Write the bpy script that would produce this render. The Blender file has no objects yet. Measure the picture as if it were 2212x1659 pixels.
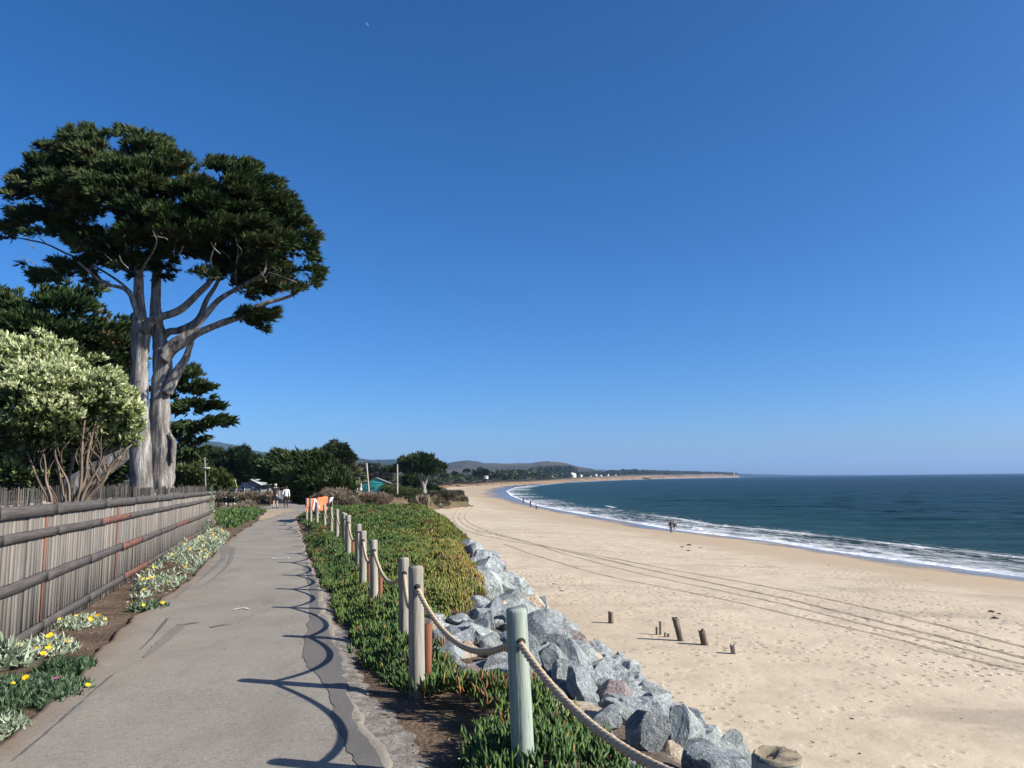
import bpy, bmesh, math, random
import numpy as np
from mathutils import Vector, Matrix
from math import radians, sin, cos, pi, atan2, exp

rng = np.random.default_rng(11)
random.seed(11)
SC = bpy.context.scene
COL = SC.collection

# ------------------------------------------------------------------ camera model (metres, y = forward along the path)
FOC, CX, CY = 1662.0, 1106.0, 829.5
EYE = np.array([0.0, 0.0, 1.65])
PITCH, ROLL = radians(6.98), -0.0105
R0 = np.array([1.0, 0, 0]); U0 = np.array([0, -sin(PITCH), cos(PITCH)]); FW = np.array([0, cos(PITCH), sin(PITCH)])
RT = R0 * cos(ROLL) + U0 * sin(ROLL)
UP = U0 * cos(ROLL) - R0 * sin(ROLL)

def ray(px, py):
    return FW * FOC + RT * (px - CX) - UP * (py - CY)

def at(px, py, Y):
    """World point seen at (px, py) and lying Y metres ahead."""
    d = ray(px, py)
    return EYE + d * (Y / d[1])

def at_z(px, Y, z):
    """World point Y metres ahead, at height z, seen in image column px."""
    lo, hi = -4000.0, 9000.0
    for _ in range(60):
        mid = (lo + hi) / 2
        if at(px, mid, Y)[2] > z: lo = mid
        else: hi = mid
    p = at(px, mid, Y); p[2] = z
    return p

def gp(px, py, z=0.0):
    """World point seen at (px, py) on the level z."""
    d = ray(px, py)
    return EYE + d * ((z - EYE[2]) / d[2])

# ------------------------------------------------------------------ noise
def _hash(ix, iy, iz, seed):
    h = (ix * 374761393 + iy * 668265263 + iz * 2147483647 + seed * 1274126177) & 0xFFFFFFFF
    h = ((h ^ (h >> 13)) * 1274126177) & 0xFFFFFFFF
    h = (h ^ (h >> 16)) & 0xFFFFFFFF
    return h / 4294967295.0

def vnoise(x, y, z=0.0, seed=0):
    x, y, z = np.broadcast_arrays(np.asarray(x, float), np.asarray(y, float), np.asarray(z, float))
    ix, iy, iz = np.floor(x).astype(np.int64), np.floor(y).astype(np.int64), np.floor(z).astype(np.int64)
    fx, fy, fz = x - ix, y - iy, z - iz
    fx, fy, fz = fx * fx * (3 - 2 * fx), fy * fy * (3 - 2 * fy), fz * fz * (3 - 2 * fz)
    out = 0
    for dx in (0, 1):
        for dy in (0, 1):
            for dz in (0, 1):
                w = (fx if dx else 1 - fx) * (fy if dy else 1 - fy) * (fz if dz else 1 - fz)
                out = out + w * _hash(ix + dx, iy + dy, iz + dz, seed)
    return out * 2 - 1

def fbm(x, y, z=0.0, oct=4, seed=0):
    a, f, s = 0.5, 1.0, 0.0
    x, y, z = np.asarray(x, float), np.asarray(y, float), np.asarray(z, float)
    for k in range(oct):
        s = s + a * vnoise(x * f, y * f, z * f, seed + k * 17)
        a *= 0.5; f *= 2.03
    return s

def sstep(a, b, x):
    t = np.clip((np.asarray(x, float) - a) / (b - a), 0, 1)
    return t * t * (3 - 2 * t)

# ------------------------------------------------------------------ objects
WL = {}
def tag(o, label=None, cat=None, group=None, kind=None):
    if label: o['label'] = label
    if cat: o['category'] = cat
    if group: o['group'] = group
    if kind: o['kind'] = kind
    return o

def empty(name, loc, label=None, cat=None, group=None):
    o = bpy.data.objects.new(name, None)
    o.empty_display_size = 0.2
    COL.objects.link(o)
    o.location = loc
    WL[o.name] = np.array(loc, float)
    return tag(o, label, cat, group)

def mk(name, V, F, m=None, parent=None, origin=None, smooth=False, attrs=None, local=False):
    """One mesh object from arrays. V in world coordinates unless local."""
    V = np.array(V, np.float64).reshape(-1, 3)
    if isinstance(F, np.ndarray): F = [F]
    F = [np.asarray(f, np.int32) for f in F if len(f)]
    loops = np.concatenate([f.ravel() for f in F])
    sizes = np.concatenate([np.full(len(f), f.shape[1], np.int32) for f in F])
    starts = np.concatenate([[0], np.cumsum(sizes)[:-1]]).astype(np.int32)
    if parent is not None: org = WL[parent.name]
    else: org = np.zeros(3) if origin is None else np.array(origin, float)
    if not local: V = V - org
    me = bpy.data.meshes.new(name)
    me.vertices.add(len(V)); me.vertices.foreach_set('co', V.astype(np.float32).ravel())
    me.loops.add(len(loops)); me.loops.foreach_set('vertex_index', loops.astype(np.int32))
    me.polygons.add(len(sizes)); me.polygons.foreach_set('loop_start', starts)
    me.update(calc_edges=True)
    if smooth: me.polygons.foreach_set('use_smooth', np.ones(len(sizes), bool))
    for k, a in (attrs or {}).items():
        at_ = me.attributes.new(k, 'FLOAT', 'POINT')
        at_.data.foreach_set('value', np.ascontiguousarray(np.asarray(a, np.float32).ravel()))
    if m is not None: me.materials.append(m)
    return mo(name, me, parent, org)

def mo(name, me, parent=None, org=(0, 0, 0)):
    o = bpy.data.objects.new(name, me)
    COL.objects.link(o)
    if parent is not None: o.parent = parent
    else: o.location = org
    WL[o.name] = np.array(org, float)
    return o

class MB:
    """Collects boxes, tubes and sheets; build() links them as ONE mesh."""
    def __init__(s): s.V, s.Q, s.T, s.n = [], [], [], 0
    def add(s, V, Q=None, T=None):
        V = np.asarray(V, float).reshape(-1, 3)
        if Q is not None and len(Q): s.Q.append(np.asarray(Q, np.int32) + s.n)
        if T is not None and len(T): s.T.append(np.asarray(T, np.int32) + s.n)
        s.V.append(V); s.n += len(V)
    def box(s, c, size, ax=None, jit=0.0):
        """c centre, size full lengths, ax 3x3 rows = local axes."""
        h = np.array(size) / 2.0
        P = np.array([[x, y, z] for z in (-1, 1) for y in (-1, 1) for x in (-1, 1)], float) * h
        if jit: P = P + rng.normal(0, jit, P.shape)
        if ax is not None: P = P @ np.array(ax)
        s.add(P + np.array(c), [[0, 2, 3, 1], [4, 5, 7, 6], [0, 1, 5, 4], [2, 6, 7, 3], [0, 4, 6, 2], [1, 3, 7, 5]])
    def bar(s, a, b, w, t, up=(0, 0, 1)):
        """box beam from a to b, width w along up, thickness t across."""
        a, b = np.array(a, float), np.array(b, float)
        d = b - a; L = np.linalg.norm(d); d /= L
        u = np.array(up, float); u -= d * (u @ d); u /= np.linalg.norm(u)
        s.box((a + b) / 2, (L, t, w), [d, np.cross(u, d), u])
    def tube(s, pts, rad, n=10, cap=True, bump=0.0, seed=0, flute=0.0):
        pts = np.asarray(pts, float); k = len(pts)
        rad = np.broadcast_to(np.asarray(rad, float), (k,))
        T = np.gradient(pts, axis=0); T /= np.linalg.norm(T, axis=1)[:, None] + 1e-12
        u = np.cross(T[0], [0.31, 0.93, 0.2]); u /= np.linalg.norm(u)
        V = []
        ang = np.arange(n) * 2 * pi / n
        for i in range(k):
            u = u - T[i] * (u @ T[i]); u /= np.linalg.norm(u)
            v = np.cross(T[i], u)
            r = rad[i] * np.ones(n)
            if bump: r = r * (1 + bump * fbm(np.cos(ang) * 1.3 + seed, np.sin(ang) * 1.3, i * 0.35 + seed * 3.1, 3, 5))
            if flute: r = r * (1 + flute * np.cos(ang * 5 + seed) + 0.5 * flute * np.cos(ang * 9 + seed * 2 + i * 0.1))
            V.append(pts[i] + np.outer(np.cos(ang) * r, u) + np.outer(np.sin(ang) * r, v))
        V = np.concatenate(V)
        i, j = np.meshgrid(np.arange(k - 1), np.arange(n), indexing='ij')
        j2 = (j + 1) % n
        Q = np.stack([i * n + j, i * n + j2, (i + 1) * n + j2, (i + 1) * n + j], -1).reshape(-1, 4)
        T3 = []
        if cap:
            V = np.concatenate([V, pts[:1], pts[-1:]])
            b = k * n
            for q in range(n):
                T3.append([b, (q + 1) % n, q]); T3.append([b + 1, (k - 1) * n + q, (k - 1) * n + (q + 1) % n])
        s.add(V, Q, np.array(T3) if T3 else None)
    def build(s, name, m=None, parent=None, origin=None, smooth=False, attrs=None):
        F = []
        if s.Q: F.append(np.concatenate(s.Q))
        if s.T: F.append(np.concatenate(s.T))
        return mk(name, np.concatenate(s.V), F, m, parent, origin, smooth, attrs)

def spline(P, n):
    """Catmull-Rom through rows of P (any number of columns), n samples in all."""
    P = np.asarray(P, float)
    if len(P) == 2: return P[0] + np.linspace(0, 1, n)[:, None] * (P[1] - P[0])
    Q = np.vstack([2 * P[0] - P[1], P, 2 * P[-1] - P[-2]])
    t = np.linspace(0, len(P) - 1 - 1e-6, n); i = t.astype(int); f = (t - i)[:, None]
    a, b, c, d = Q[i], Q[i + 1], Q[i + 2], Q[i + 3]
    return 0.5 * (2 * b + (c - a) * f + (2 * a - 5 * b + 4 * c - d) * f ** 2 + (3 * b - a - 3 * c + d) * f ** 3)

# ------------------------------------------------------------------ materials
class NT:
    def __init__(s, name):
        s.m = bpy.data.materials.new(name); s.m.use_nodes = True
        s.t = s.m.node_tree; s.b = s.t.nodes['Principled BSDF']; s.out = s.t.nodes['Material Output']
    def n(s, typ, ins=None, **pr):
        nd = s.t.nodes.new(typ)
        for k, v in pr.items(): setattr(nd, k, v)
        for k, v in (ins or {}).items(): s.set(nd.inputs[k], v)
        return nd
    def set(s, sock, v):
        if isinstance(v, bpy.types.NodeSocket): s.t.links.new(v, sock)
        elif isinstance(v, bpy.types.Node): s.t.links.new(v.outputs[0], sock)
        else: sock.default_value = v
    def coord(s, kind='Object', scale=(1, 1, 1), rot=(0, 0, 0)):
        c = s.n('ShaderNodeTexCoord'); mp = s.n('ShaderNodeMapping', {'Vector': c.outputs[kind], 'Scale': scale, 'Rotation': rot})
        return mp.outputs[0]
    def geo(s, what): return s.n('ShaderNodeNewGeometry').outputs[what]
    def attr(s, name): return s.n('ShaderNodeAttribute', attribute_name=name).outputs['Fac']
    def noise(s, vec, scale, detail=5, rough=0.6, dist=0.0):
        return s.n('ShaderNodeTexNoise', {'Vector': vec, 'Scale': scale, 'Detail': detail, 'Roughness': rough, 'Distortion': dist}).outputs['Fac']
    def vor(s, vec, scale, feature='F1', rnd=1.0):
        return s.n('ShaderNodeTexVoronoi', {'Vector': vec, 'Scale': scale, 'Randomness': rnd}, feature=feature).outputs['Distance']
    def ramp(s, fac, stops, interp='LINEAR'):
        r = s.n('ShaderNodeValToRGB', {'Fac': fac}); e = r.color_ramp; e.interpolation = interp
        while len(e.elements) < len(stops): e.elements.new(0.5)
        for el, (p, c) in zip(e.elements, stops):
            el.position = p
            el.color = (c, c, c, 1) if isinstance(c, (int, float)) else (*c, 1)
        return r.outputs[0]
    def math(s, op, a, b=0.0, clamp=False):
        nd = s.n('ShaderNodeMath', operation=op, use_clamp=clamp); s.set(nd.inputs[0], a); s.set(nd.inputs[1], b); return nd.outputs[0]
    def mix(s, fac, a, b, mode='MIX'):
        nd = s.n('ShaderNodeMix', data_type='RGBA', blend_type=mode)
        for i, v in ((0, fac), (6, a), (7, b)):
            if isinstance(v, tuple) and len(v) == 3: v = (*v, 1)
            s.set(nd.inputs[i], v)
        return nd.outputs[2]
    def madd(s, a, b, c, clamp=False):
        nd = s.n('ShaderNodeMath', operation='MULTIPLY_ADD', use_clamp=clamp)
        for i, v in enumerate((a, b, c)): s.set(nd.inputs[i], v)
        return nd.outputs[0]
    def bump(s, h, strength=0.5, dist=0.02, normal=None):
        ins = {'Height': h, 'Strength': strength, 'Distance': dist}
        if normal is not None: ins['Normal'] = normal
        return s.n('ShaderNodeBump', ins).outputs[0]
    def fin(s, color=None, rough=0.8, normal=None, spec=0.3, **kw):
        if color is not None: s.set(s.b.inputs['Base Color'], (*color, 1) if isinstance(color, tuple) else color)
        s.set(s.b.inputs['Roughness'], rough); s.b.inputs['Specular IOR Level'].default_value = spec
        if normal is not None: s.set(s.b.inputs['Normal'], normal)
        for k, v in kw.items(): s.set(s.b.inputs[k], v)
        return s.m

def vary(t, col, amount):
    """per-island brightness change"""
    r = t.geo('Random Per Island')
    v = t.madd(r, 2 * amount, 1 - amount)
    return t.mix(1.0, col, t.n('ShaderNodeCombineColor', {0: v, 1: v, 2: v}).outputs[0], 'MULTIPLY')

def m_simple(name, stops, scale=3.0, stretch=(1, 1, 1), rough=0.8, bump=0.0, bdist=0.02, island=0.0, spec=0.3, detail=6, bscale=None, nrough=0.6, metal=0.0):
    t = NT(name); c = t.coord('Object', stretch)
    f = t.noise(c, scale, detail, nrough)
    col = t.ramp(f, stops) if len(stops) > 1 else (*stops[0][1], 1)
    if island and len(stops) > 1: col = vary(t, col, island)
    nrm = None
    if bump: nrm = t.bump(t.noise(c, bscale or scale * 2, detail, 0.65), bump, bdist)
    return t.fin(col, rough, nrm, spec, Metallic=metal)

def m_leaf(name, stops, island=0.35, rough=0.55, trans=0.25, spec=0.3):
    """stops over the per-leaf value 'tint'"""
    t = NT(name)
    col = vary(t, t.ramp(t.attr('tint'), stops), island)
    t.fin(col, rough, None, spec)
    if trans:
        tr = t.n('ShaderNodeBsdfTranslucent', {'Color': col})
        mx = t.n('ShaderNodeMixShader', {0: trans, 1: t.b.outputs[0], 2: tr.outputs[0]})
        t.t.links.new(mx.outputs[0], t.out.inputs[0])
    return t.m

# ------------------------------------------------------------------ foliage
def unit(a):
    return a / (np.linalg.norm(a, axis=-1, keepdims=True) + 1e-9)

def blades(name, P, D, L, W, tint, m, parent=None, origin=None, fold=0.0):
    """One narrow leaf (a kinked quad) per row."""
    n = len(P); D = unit(D)
    S = unit(np.cross(D, rng.normal(size=(n, 3))))
    N = np.cross(D, S)
    L = np.asarray(L)[:, None]; W = np.asarray(W)[:, None]
    mid = P + D * L * 0.45 + N * L * 0.06
    V = np.stack([P, mid + S * W, P + D * L, mid - S * W], 1).reshape(-1, 3)
    F = np.arange(n * 4, dtype=np.int32).reshape(n, 4)
    return mk(name, V, F, m, parent, origin, False, {'tint': np.repeat(tint, 4)})

def sprays(C, A, size, k, spread, wr, flat=0.4):
    """k blades fanned round axis A at each centre C. Returns P, D, L, W, index of spray."""
    n = len(C)
    idx = np.repeat(np.arange(n), k)
    A = unit(A)
    side = unit(np.cross(A, rng.normal(size=(n, 3)))); nor = np.cross(A, side)
    a = rng.normal(0, spread, n * k); b = rng.normal(0, spread * flat, n * k)
    D = unit(A[idx] + side[idx] * a[:, None] + nor[idx] * b[:, None])
    sz = np.asarray(size)[idx] * rng.uniform(0.6, 1.15, n * k)
    P = C[idx] + A[idx] * (sz * rng.uniform(-0.25, 0.35, n * k))[:, None]
    return P, D, sz, sz * wr, idx

def inside(poly, x, y):
    poly = np.asarray(poly, float); r = np.zeros(np.shape(x), bool)
    j = len(poly) - 1
    for i in range(len(poly)):
        xi, yi, xj, yj = *poly[i], *poly[j]
        c = ((yi > y) != (yj > y)) & (x < (xj - xi) * (y - yi) / (yj - yi + 1e-12) + xi)
        r ^= c; j = i
    return r

def segdist(pts, x, y, closed=True):
    pts = np.asarray(pts, float); d = np.full(np.shape(x), 1e18)
    k = len(pts)
    for i in range(k if closed else k - 1):
        a, b = pts[i], pts[(i + 1) % k]; ab = b - a
        t = np.clip(((x - a[0]) * ab[0] + (y - a[1]) * ab[1]) / (ab @ ab + 1e-12), 0, 1)
        d = np.minimum(d, (x - a[0] - t * ab[0]) ** 2 + (y - a[1] - t * ab[1]) ** 2)
    return np.sqrt(d)

def fill_blobs(poly, Y, nb, rb, thick=0.8, edge=0.0, gaps=None):
    """Blob centres and radii filling the outline poly (pixels) at Y metres, as a solid with depth."""
    poly = np.asarray(poly, float); s = Y / FOC
    lo, hi = poly.min(0), poly.max(0)
    C, Rr = [], []
    tries = 0
    while len(C) < nb and tries < nb * 60:
        tries += 1
        x, y = rng.uniform(lo[0], hi[0]), rng.uniform(lo[1], hi[1])
        if not inside(poly, np.array(x), np.array(y)): continue
        e = float(segdist(poly, np.array(x), np.array(y)))
        if gaps and gaps(x, y): continue
        if edge and rng.random() < edge and e > rb * 0.8 / s: continue
        r = rb * rng.uniform(0.7, 1.25) / s
        r = min(r, max(e * 1.02, rb * 0.32 / s))
        if e < r * 0.75:
            if rng.random() < 0.35: continue
        th = thick * min(e * s * 1.5, max(hi[0] - lo[0], hi[1] - lo[1]) * s * 0.42)
        if edge and e < 0.5 * rb / s and rng.random() < 0.3:
            x += rng.normal(0, 0.22 * rb / s); y += rng.normal(0, 0.12 * rb / s)
        C.append(at(x, y, Y + rng.uniform(-1, 1) * th)); Rr.append(r * s)
    return np.array(C), np.array(Rr)

def crown(name, polys, Y, nb, rb, per, size, k, spread, wr, m, parent, thick=0.8, flatz=0.5, up=0.45, out=0.6, centre=None, tintf=None, lean=(0, 0, 0), edge=0.35, flip=0.8, gaps=None, tufts=0):
    """Foliage of one tree: blobs inside the outline(s), each a shell of leaf sprays."""
    Cs, Rs = [], []
    for poly, f in polys:
        c, r = fill_blobs(poly, Y, int(nb * f), rb, thick, edge, gaps)
        Cs.append(c); Rs.append(r)
    if tufts:
        poly = np.array(polys[0][0], float); c0 = poly.mean(0); s = Y / FOC; T_ = []
        for _ in range(tufts):
            q = rng.integers(0, len(poly)); a = poly[q]; b_ = poly[(q + 1) % len(poly)]; p = a + (b_ - a) * rng.random(); o_ = (p - c0) / np.linalg.norm(p - c0)
            p = p + o_ * rng.uniform(-7, 4); T_.append(at(p[0], p[1], Y + rng.normal(0, 1.2)))
        Cs.append(np.array(T_)); Rs.append(rng.uniform(0.14, 0.30, tufts))
    Cb, Rb = np.concatenate(Cs), np.concatenate(Rs)
    cen = Cb.mean(0) if centre is None else np.array(centre)
    cnt = np.maximum((per * (Rb / rb) ** 2).astype(int), 6)
    bi = np.repeat(np.arange(len(Cb)), cnt); n = len(bi)
    U = unit(rng.normal(size=(n, 3))); U[:, 2] = np.where((U[:, 2] < 0) & (rng.random(n) < flip), -U[:, 2], U[:, 2])
    rad = 1 - 0.45 * rng.random(n) ** 2
    off = U * (Rb[bi] * rad)[:, None] * np.array([1, 1, flatz])
    C = Cb[bi] + off
    awayh = Cb[bi] - cen; awayh[:, 2] *= 0.4; awayh = unit(awayh)
    A = U * 0.7 * np.array([1, 1, 0.6]) + awayh * out + np.array([0, 0, up]) + rng.normal(0, 0.22, (n, 3)) + np.array(lean)
    sz = size * rng.uniform(0.7, 1.3, n)
    P, D, L, W, idx = sprays(C, A, sz, k, spread, wr)
    bt = rng.random(len(Cb))
    tint = np.clip(0.5 * bt[bi] + 0.5 * rng.random(n), 0, 1) if tintf is None else tintf(U, rad, Cb[bi], bt[bi], n)
    return blades(name, P, D, L, W, tint[idx], m, parent)
# ------------------------------------------------------------------ light, sky, camera
SUN_EL, SUN_AZ = radians(32), radians(16)      # light travels to the left and a little forward
SUNV = np.array([cos(SUN_AZ) * cos(SUN_EL), -sin(SUN_AZ) * cos(SUN_EL), sin(SUN_EL)])
w = bpy.data.worlds.new("World"); SC.world = w; w.use_nodes = True
nt = w.node_tree; bg = nt.nodes['Background']
sky = nt.nodes.new('ShaderNodeTexSky'); sky.sky_type = 'NISHITA'; sky.sun_disc = False
sky.sun_elevation = SUN_EL; sky.sun_rotation = pi / 2 + SUN_AZ
sky.air_density = 0.7; sky.dust_density = 1.25; sky.ozone_density = 8.0; sky.altitude = 10
hs = nt.nodes.new('ShaderNodeHueSaturation'); hs.inputs['Saturation'].default_value = 1.15
nt.links.new(sky.outputs[0], hs.inputs['Color']); nt.links.new(hs.outputs[0], bg.inputs[0]); bg.inputs[1].default_value = 0.088
sl = bpy.data.lights.new('sun', 'SUN'); sl.energy = 4.5; sl.angle = radians(0.53); sl.color = (1.0, 0.94, 0.84)
so = bpy.data.objects.new('sun', sl); COL.objects.link(so)
so.rotation_euler = Vector(-SUNV).to_track_quat('-Z', 'Y').to_euler()
cam = bpy.data.cameras.new('camera'); cam.sensor_width = 36; cam.lens = 36 * FOC / 2212
cam.clip_start = 0.05; cam.clip_end = 60000
co = bpy.data.objects.new('camera', cam); COL.objects.link(co)
co.matrix_world = Matrix(((RT[0], UP[0], -FW[0], EYE[0]), (RT[1], UP[1], -FW[1], EYE[1]), (RT[2], UP[2], -FW[2], EYE[2]), (0, 0, 0, 1)))
SC.camera = co
vs = SC.view_settings; vs.view_transform = 'Standard'; vs.look = 'None'; vs.exposure = 0.95; vs.gamma = 1.0; vs.use_curve_mapping = False
SC.cycles.use_denoising = True
SC.cycles.max_bounces = 6; SC.cycles.diffuse_bounces = 3; SC.cycles.transparent_max_bounces = 8; SC.cycles.volume_bounces = 0
SC.cycles.caustics_reflective = False; SC.cycles.caustics_refractive = False

# ------------------------------------------------------------------ coast: edge of the bluff (x, y, width of the slope)
COAST = np.array([(3.2, -60, 5.5), (2.4, -8, 5.5), (1.45, 2, 4.8), (0.80, 5, 4.8), (0.25, 7, 4.8), (-0.2, 8.5, 4.9), (-0.65, 10.5, 4.9), (-1.0, 14, 4.7),
    (-1.75, 20, 4.6), (-2.75, 28, 4.6), (-3.8, 36, 4.4), (-5.2, 44, 4.2), (-9, 50, 3.5), (-15, 60, 3), (-22, 85, 3), (-27, 120, 3), (-28, 150, 2.2),
    (-22, 166, 1.5), (-17.3, 170, 1.5), (-15.5, 186, 2.6), (-13.5, 196, 2.6), (-17, 212, 3), (-27, 245, 4), (-42, 320, 4), (-57, 480, 5), (-50, 610, 4), (-26, 780, 5),
    (18, 1050, 14), (78, 1412, 16), (230, 2050, 14), (505, 2900, 14), (745, 3500, 14), (1160, 4200, 14), (1290, 4480, 14), (1330, 5200, 14), (1100, 9500, 14)], float)
WATER = np.array([(65, -80), (58, 10), (50, 40), (42.6, 64), (36.3, 87), (33.4, 104), (26, 126), (19.4, 166), (11.9, 210), (6.6, 248), (-1.4, 386), (-5, 533), (3, 752),
    (75, 1300), (258, 2040), (545, 2880), (795, 3460), (1225, 4150), (1345, 4540), (1390, 5300), (1160, 9600)], float)
SEA_Z = -6.95
TOPY = ([-50, 0, 30, 44, 65, 80, 150, 190, 320, 610, 780, 1050, 1412, 2050, 2900, 3500, 4200, 5000], [0, 0, 0, -0.25, -0.65, -0.9, -1.5, -2.0, -2.4, -2.6, -2.6, -2.6, -1.5, 3.5, 9, 12, 15, 15])

def signed(pts, x, y):
    """signed distance (positive on the left of the line), arc length"""
    x, y = np.asarray(x, float), np.asarray(y, float)
    best = np.full(x.shape, 1e18); sg = np.zeros(x.shape); sl_ = np.zeros(x.shape); col = np.zeros(x.shape)
    acc = 0.0
    for i in range(len(pts) - 1):
        a, b = pts[i, :2], pts[i + 1, :2]; ab = b - a; L2 = ab @ ab; L = math.sqrt(L2)
        t = np.clip(((x - a[0]) * ab[0] + (y - a[1]) * ab[1]) / L2, 0, 1)
        dx, dy = x - a[0] - t * ab[0], y - a[1] - t * ab[1]
        d = dx * dx + dy * dy; m = d < best - 1e-9
        best = np.where(m, d, best); sg = np.where(m, ab[0] * dy - ab[1] * dx, sg); sl_ = np.where(m, acc + t * L, sl_)
        if pts.shape[1] > 2: col = np.where(m, pts[i, 2] + t * (pts[i + 1, 2] - pts[i, 2]), col)
        acc += L
    return np.sqrt(best) * np.where(sg >= 0, 1, -1), sl_, col

def top_z(x, y):
    y = np.asarray(y, float)
    z = np.interp(y, *TOPY)
    far = sstep(14, 60, y)
    return z + fbm(np.asarray(x) * 0.12, y * 0.12, 0, 3, 3) * (0.05 + 0.5 * far) - 0.0 * far

def beach_z(dw):
    up = 3.05 * (1 - np.exp(-np.maximum(dw, 0) / 27.0))
    return SEA_Z + np.where(dw > 0, up, np.maximum(dw, -60) * 0.075)

def land(x, y, full=False):
    x, y = np.asarray(x, float), np.asarray(y, float)
    sd, al, wd = signed(COAST, x, y)
    dw, _, _ = signed(WATER, x, y)
    wob = sstep(45, 75, y)
    sd = sd + wob * (fbm(x * 0.13, y * 0.13, 0, 3, 41) * 2.2) * sstep(0, 8, 12 - np.abs(sd))
    zt, zb = top_z(x, y), beach_z(dw)
    zb = zb + 0.05 * fbm(x * 0.09, y * 0.09, 0, 4, 23) * sstep(6, 25, dw) * 2
    u = np.clip(-sd / wd, 0, 1)
    f = np.where(y < 46, u ** 1.2, u ** 0.8)
    z = zt + (zb - zt) * f
    z = np.where(sd > 0, zt, z)
    dune = sstep(200, 380, y) * sstep(0, 40, sd) * (1 - sstep(900, 1300, y))
    z = z + dune * np.maximum(1.0 + 1.6 * sstep(300, 600, y) + 3.4 * fbm(x * 0.03, y * 0.018, 0, 4, 71), 0)
    return (z, sd, dw, u, al) if full else z

def on_land(px, py, y0=2.0, y1=6000.0):
    """where the sight line through (px, py) meets the land or beach"""
    d = ray(px, py); d = d / d[1]
    Y = np.exp(np.linspace(math.log(y0), math.log(y1), 1500))
    P = EYE + d * Y[:, None]
    g = P[:, 2] - land(P[:, 0], P[:, 1])
    k = np.argmax(g < 0)
    if g[k] >= 0: k = len(Y) - 1
    a, b = Y[max(k - 1, 0)], Y[k]
    for _ in range(25):
        m_ = (a + b) / 2; p = EYE + d * m_
        if p[2] - float(land(p[0], p[1])) > 0: a = m_
        else: b = m_
    p = EYE + d * b
    p[2] = float(land(p[0], p[1]))
    return p

def gz(x, y): return float(land(np.array(x), np.array(y)))

# ------------------------------------------------------------------ sand, ground, sea
def m_sand():
    t = NT('sand'); c = t.coord('Object')
    big = t.noise(c, 0.05, 5, 0.6); med = t.noise(c, 0.6, 6, 0.65); fine = t.noise(c, 9, 4, 0.7)
    dry = t.ramp(med, [(0.25, (0.37, 0.30, 0.205)), (0.5, (0.48, 0.395, 0.28)), (0.75, (0.545, 0.455, 0.33))])
    dry = t.mix(t.ramp(big, [(0.42, 0.0), (0.62, 0.45)]), dry, (0.38, 0.30, 0.21))
    patch = t.ramp(t.noise(t.coord('Object', (0.05, 0.16, 1), (0, 0, 0.35)), 1.6, 6, 0.7), [(0.56, 0.0), (0.66, 0.5)])
    dry = t.mix(patch, dry, (0.25, 0.205, 0.15))
    wet_f = t.attr('wet'); wn = t.madd(t.noise(c, 0.12, 4, 0.6), 0.5, -0.25)
    wf = t.math('ADD', wet_f, wn)
    damp = t.ramp(wf, [(0.40, 0.0), (0.62, 1.0)]); wet = t.ramp(wf, [(0.86, 0.0), (0.97, 1.0)])
    # footprints: dimples, the floor coloured darker
    v = t.vor(c, 2.3); pit = t.ramp(v, [(0.0, 0.0), (0.20, 0.25), (0.34, 1.0)])
    v2 = t.vor(c, 4.3); pit2 = t.ramp(v2, [(0.0, 0.2), (0.2, 1.0)])
    tr = t.ramp(t.noise(c, 0.075, 4, 0.55), [(0.43, 0.12), (0.58, 1.0)])
    trd = t.math('MULTIPLY', tr, t.ramp(damp, [(0.35, 1.0), (0.8, 0.05)]))
    dry = t.mix(t.math('MULTIPLY', trd, t.math('MULTIPLY', t.math('SUBTRACT', 1.0, pit), 0.6)), dry, (0.22, 0.17, 0.12))
    col = t.mix(damp, dry, (0.37, 0.28, 0.18)); col = t.mix(wet, col, (0.13, 0.105, 0.085))
    col = t.mix(t.ramp(t.attr('ochre'), [(0.3, 0.0), (0.7, 1.0)]), col, t.ramp(t.noise(c, 0.7, 6, 0.7), [(0.3, (0.32, 0.17, 0.06)), (0.7, (0.46, 0.27, 0.11))]))
    h = t.math('ADD', t.math('MULTIPLY', fine, 0.012), t.math('MULTIPLY', t.math('MULTIPLY', t.math('ADD', pit, t.math('MULTIPLY', pit2, 0.5)), trd), 0.055))
    h = t.math('ADD', h, t.math('MULTIPLY', med, 0.06))
    nrm = t.bump(h, 0.9, 1.0)
    return t.fin(col, t.ramp(wet, [(0, 0.9), (1, 0.16)]), nrm, 0.35)

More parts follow.
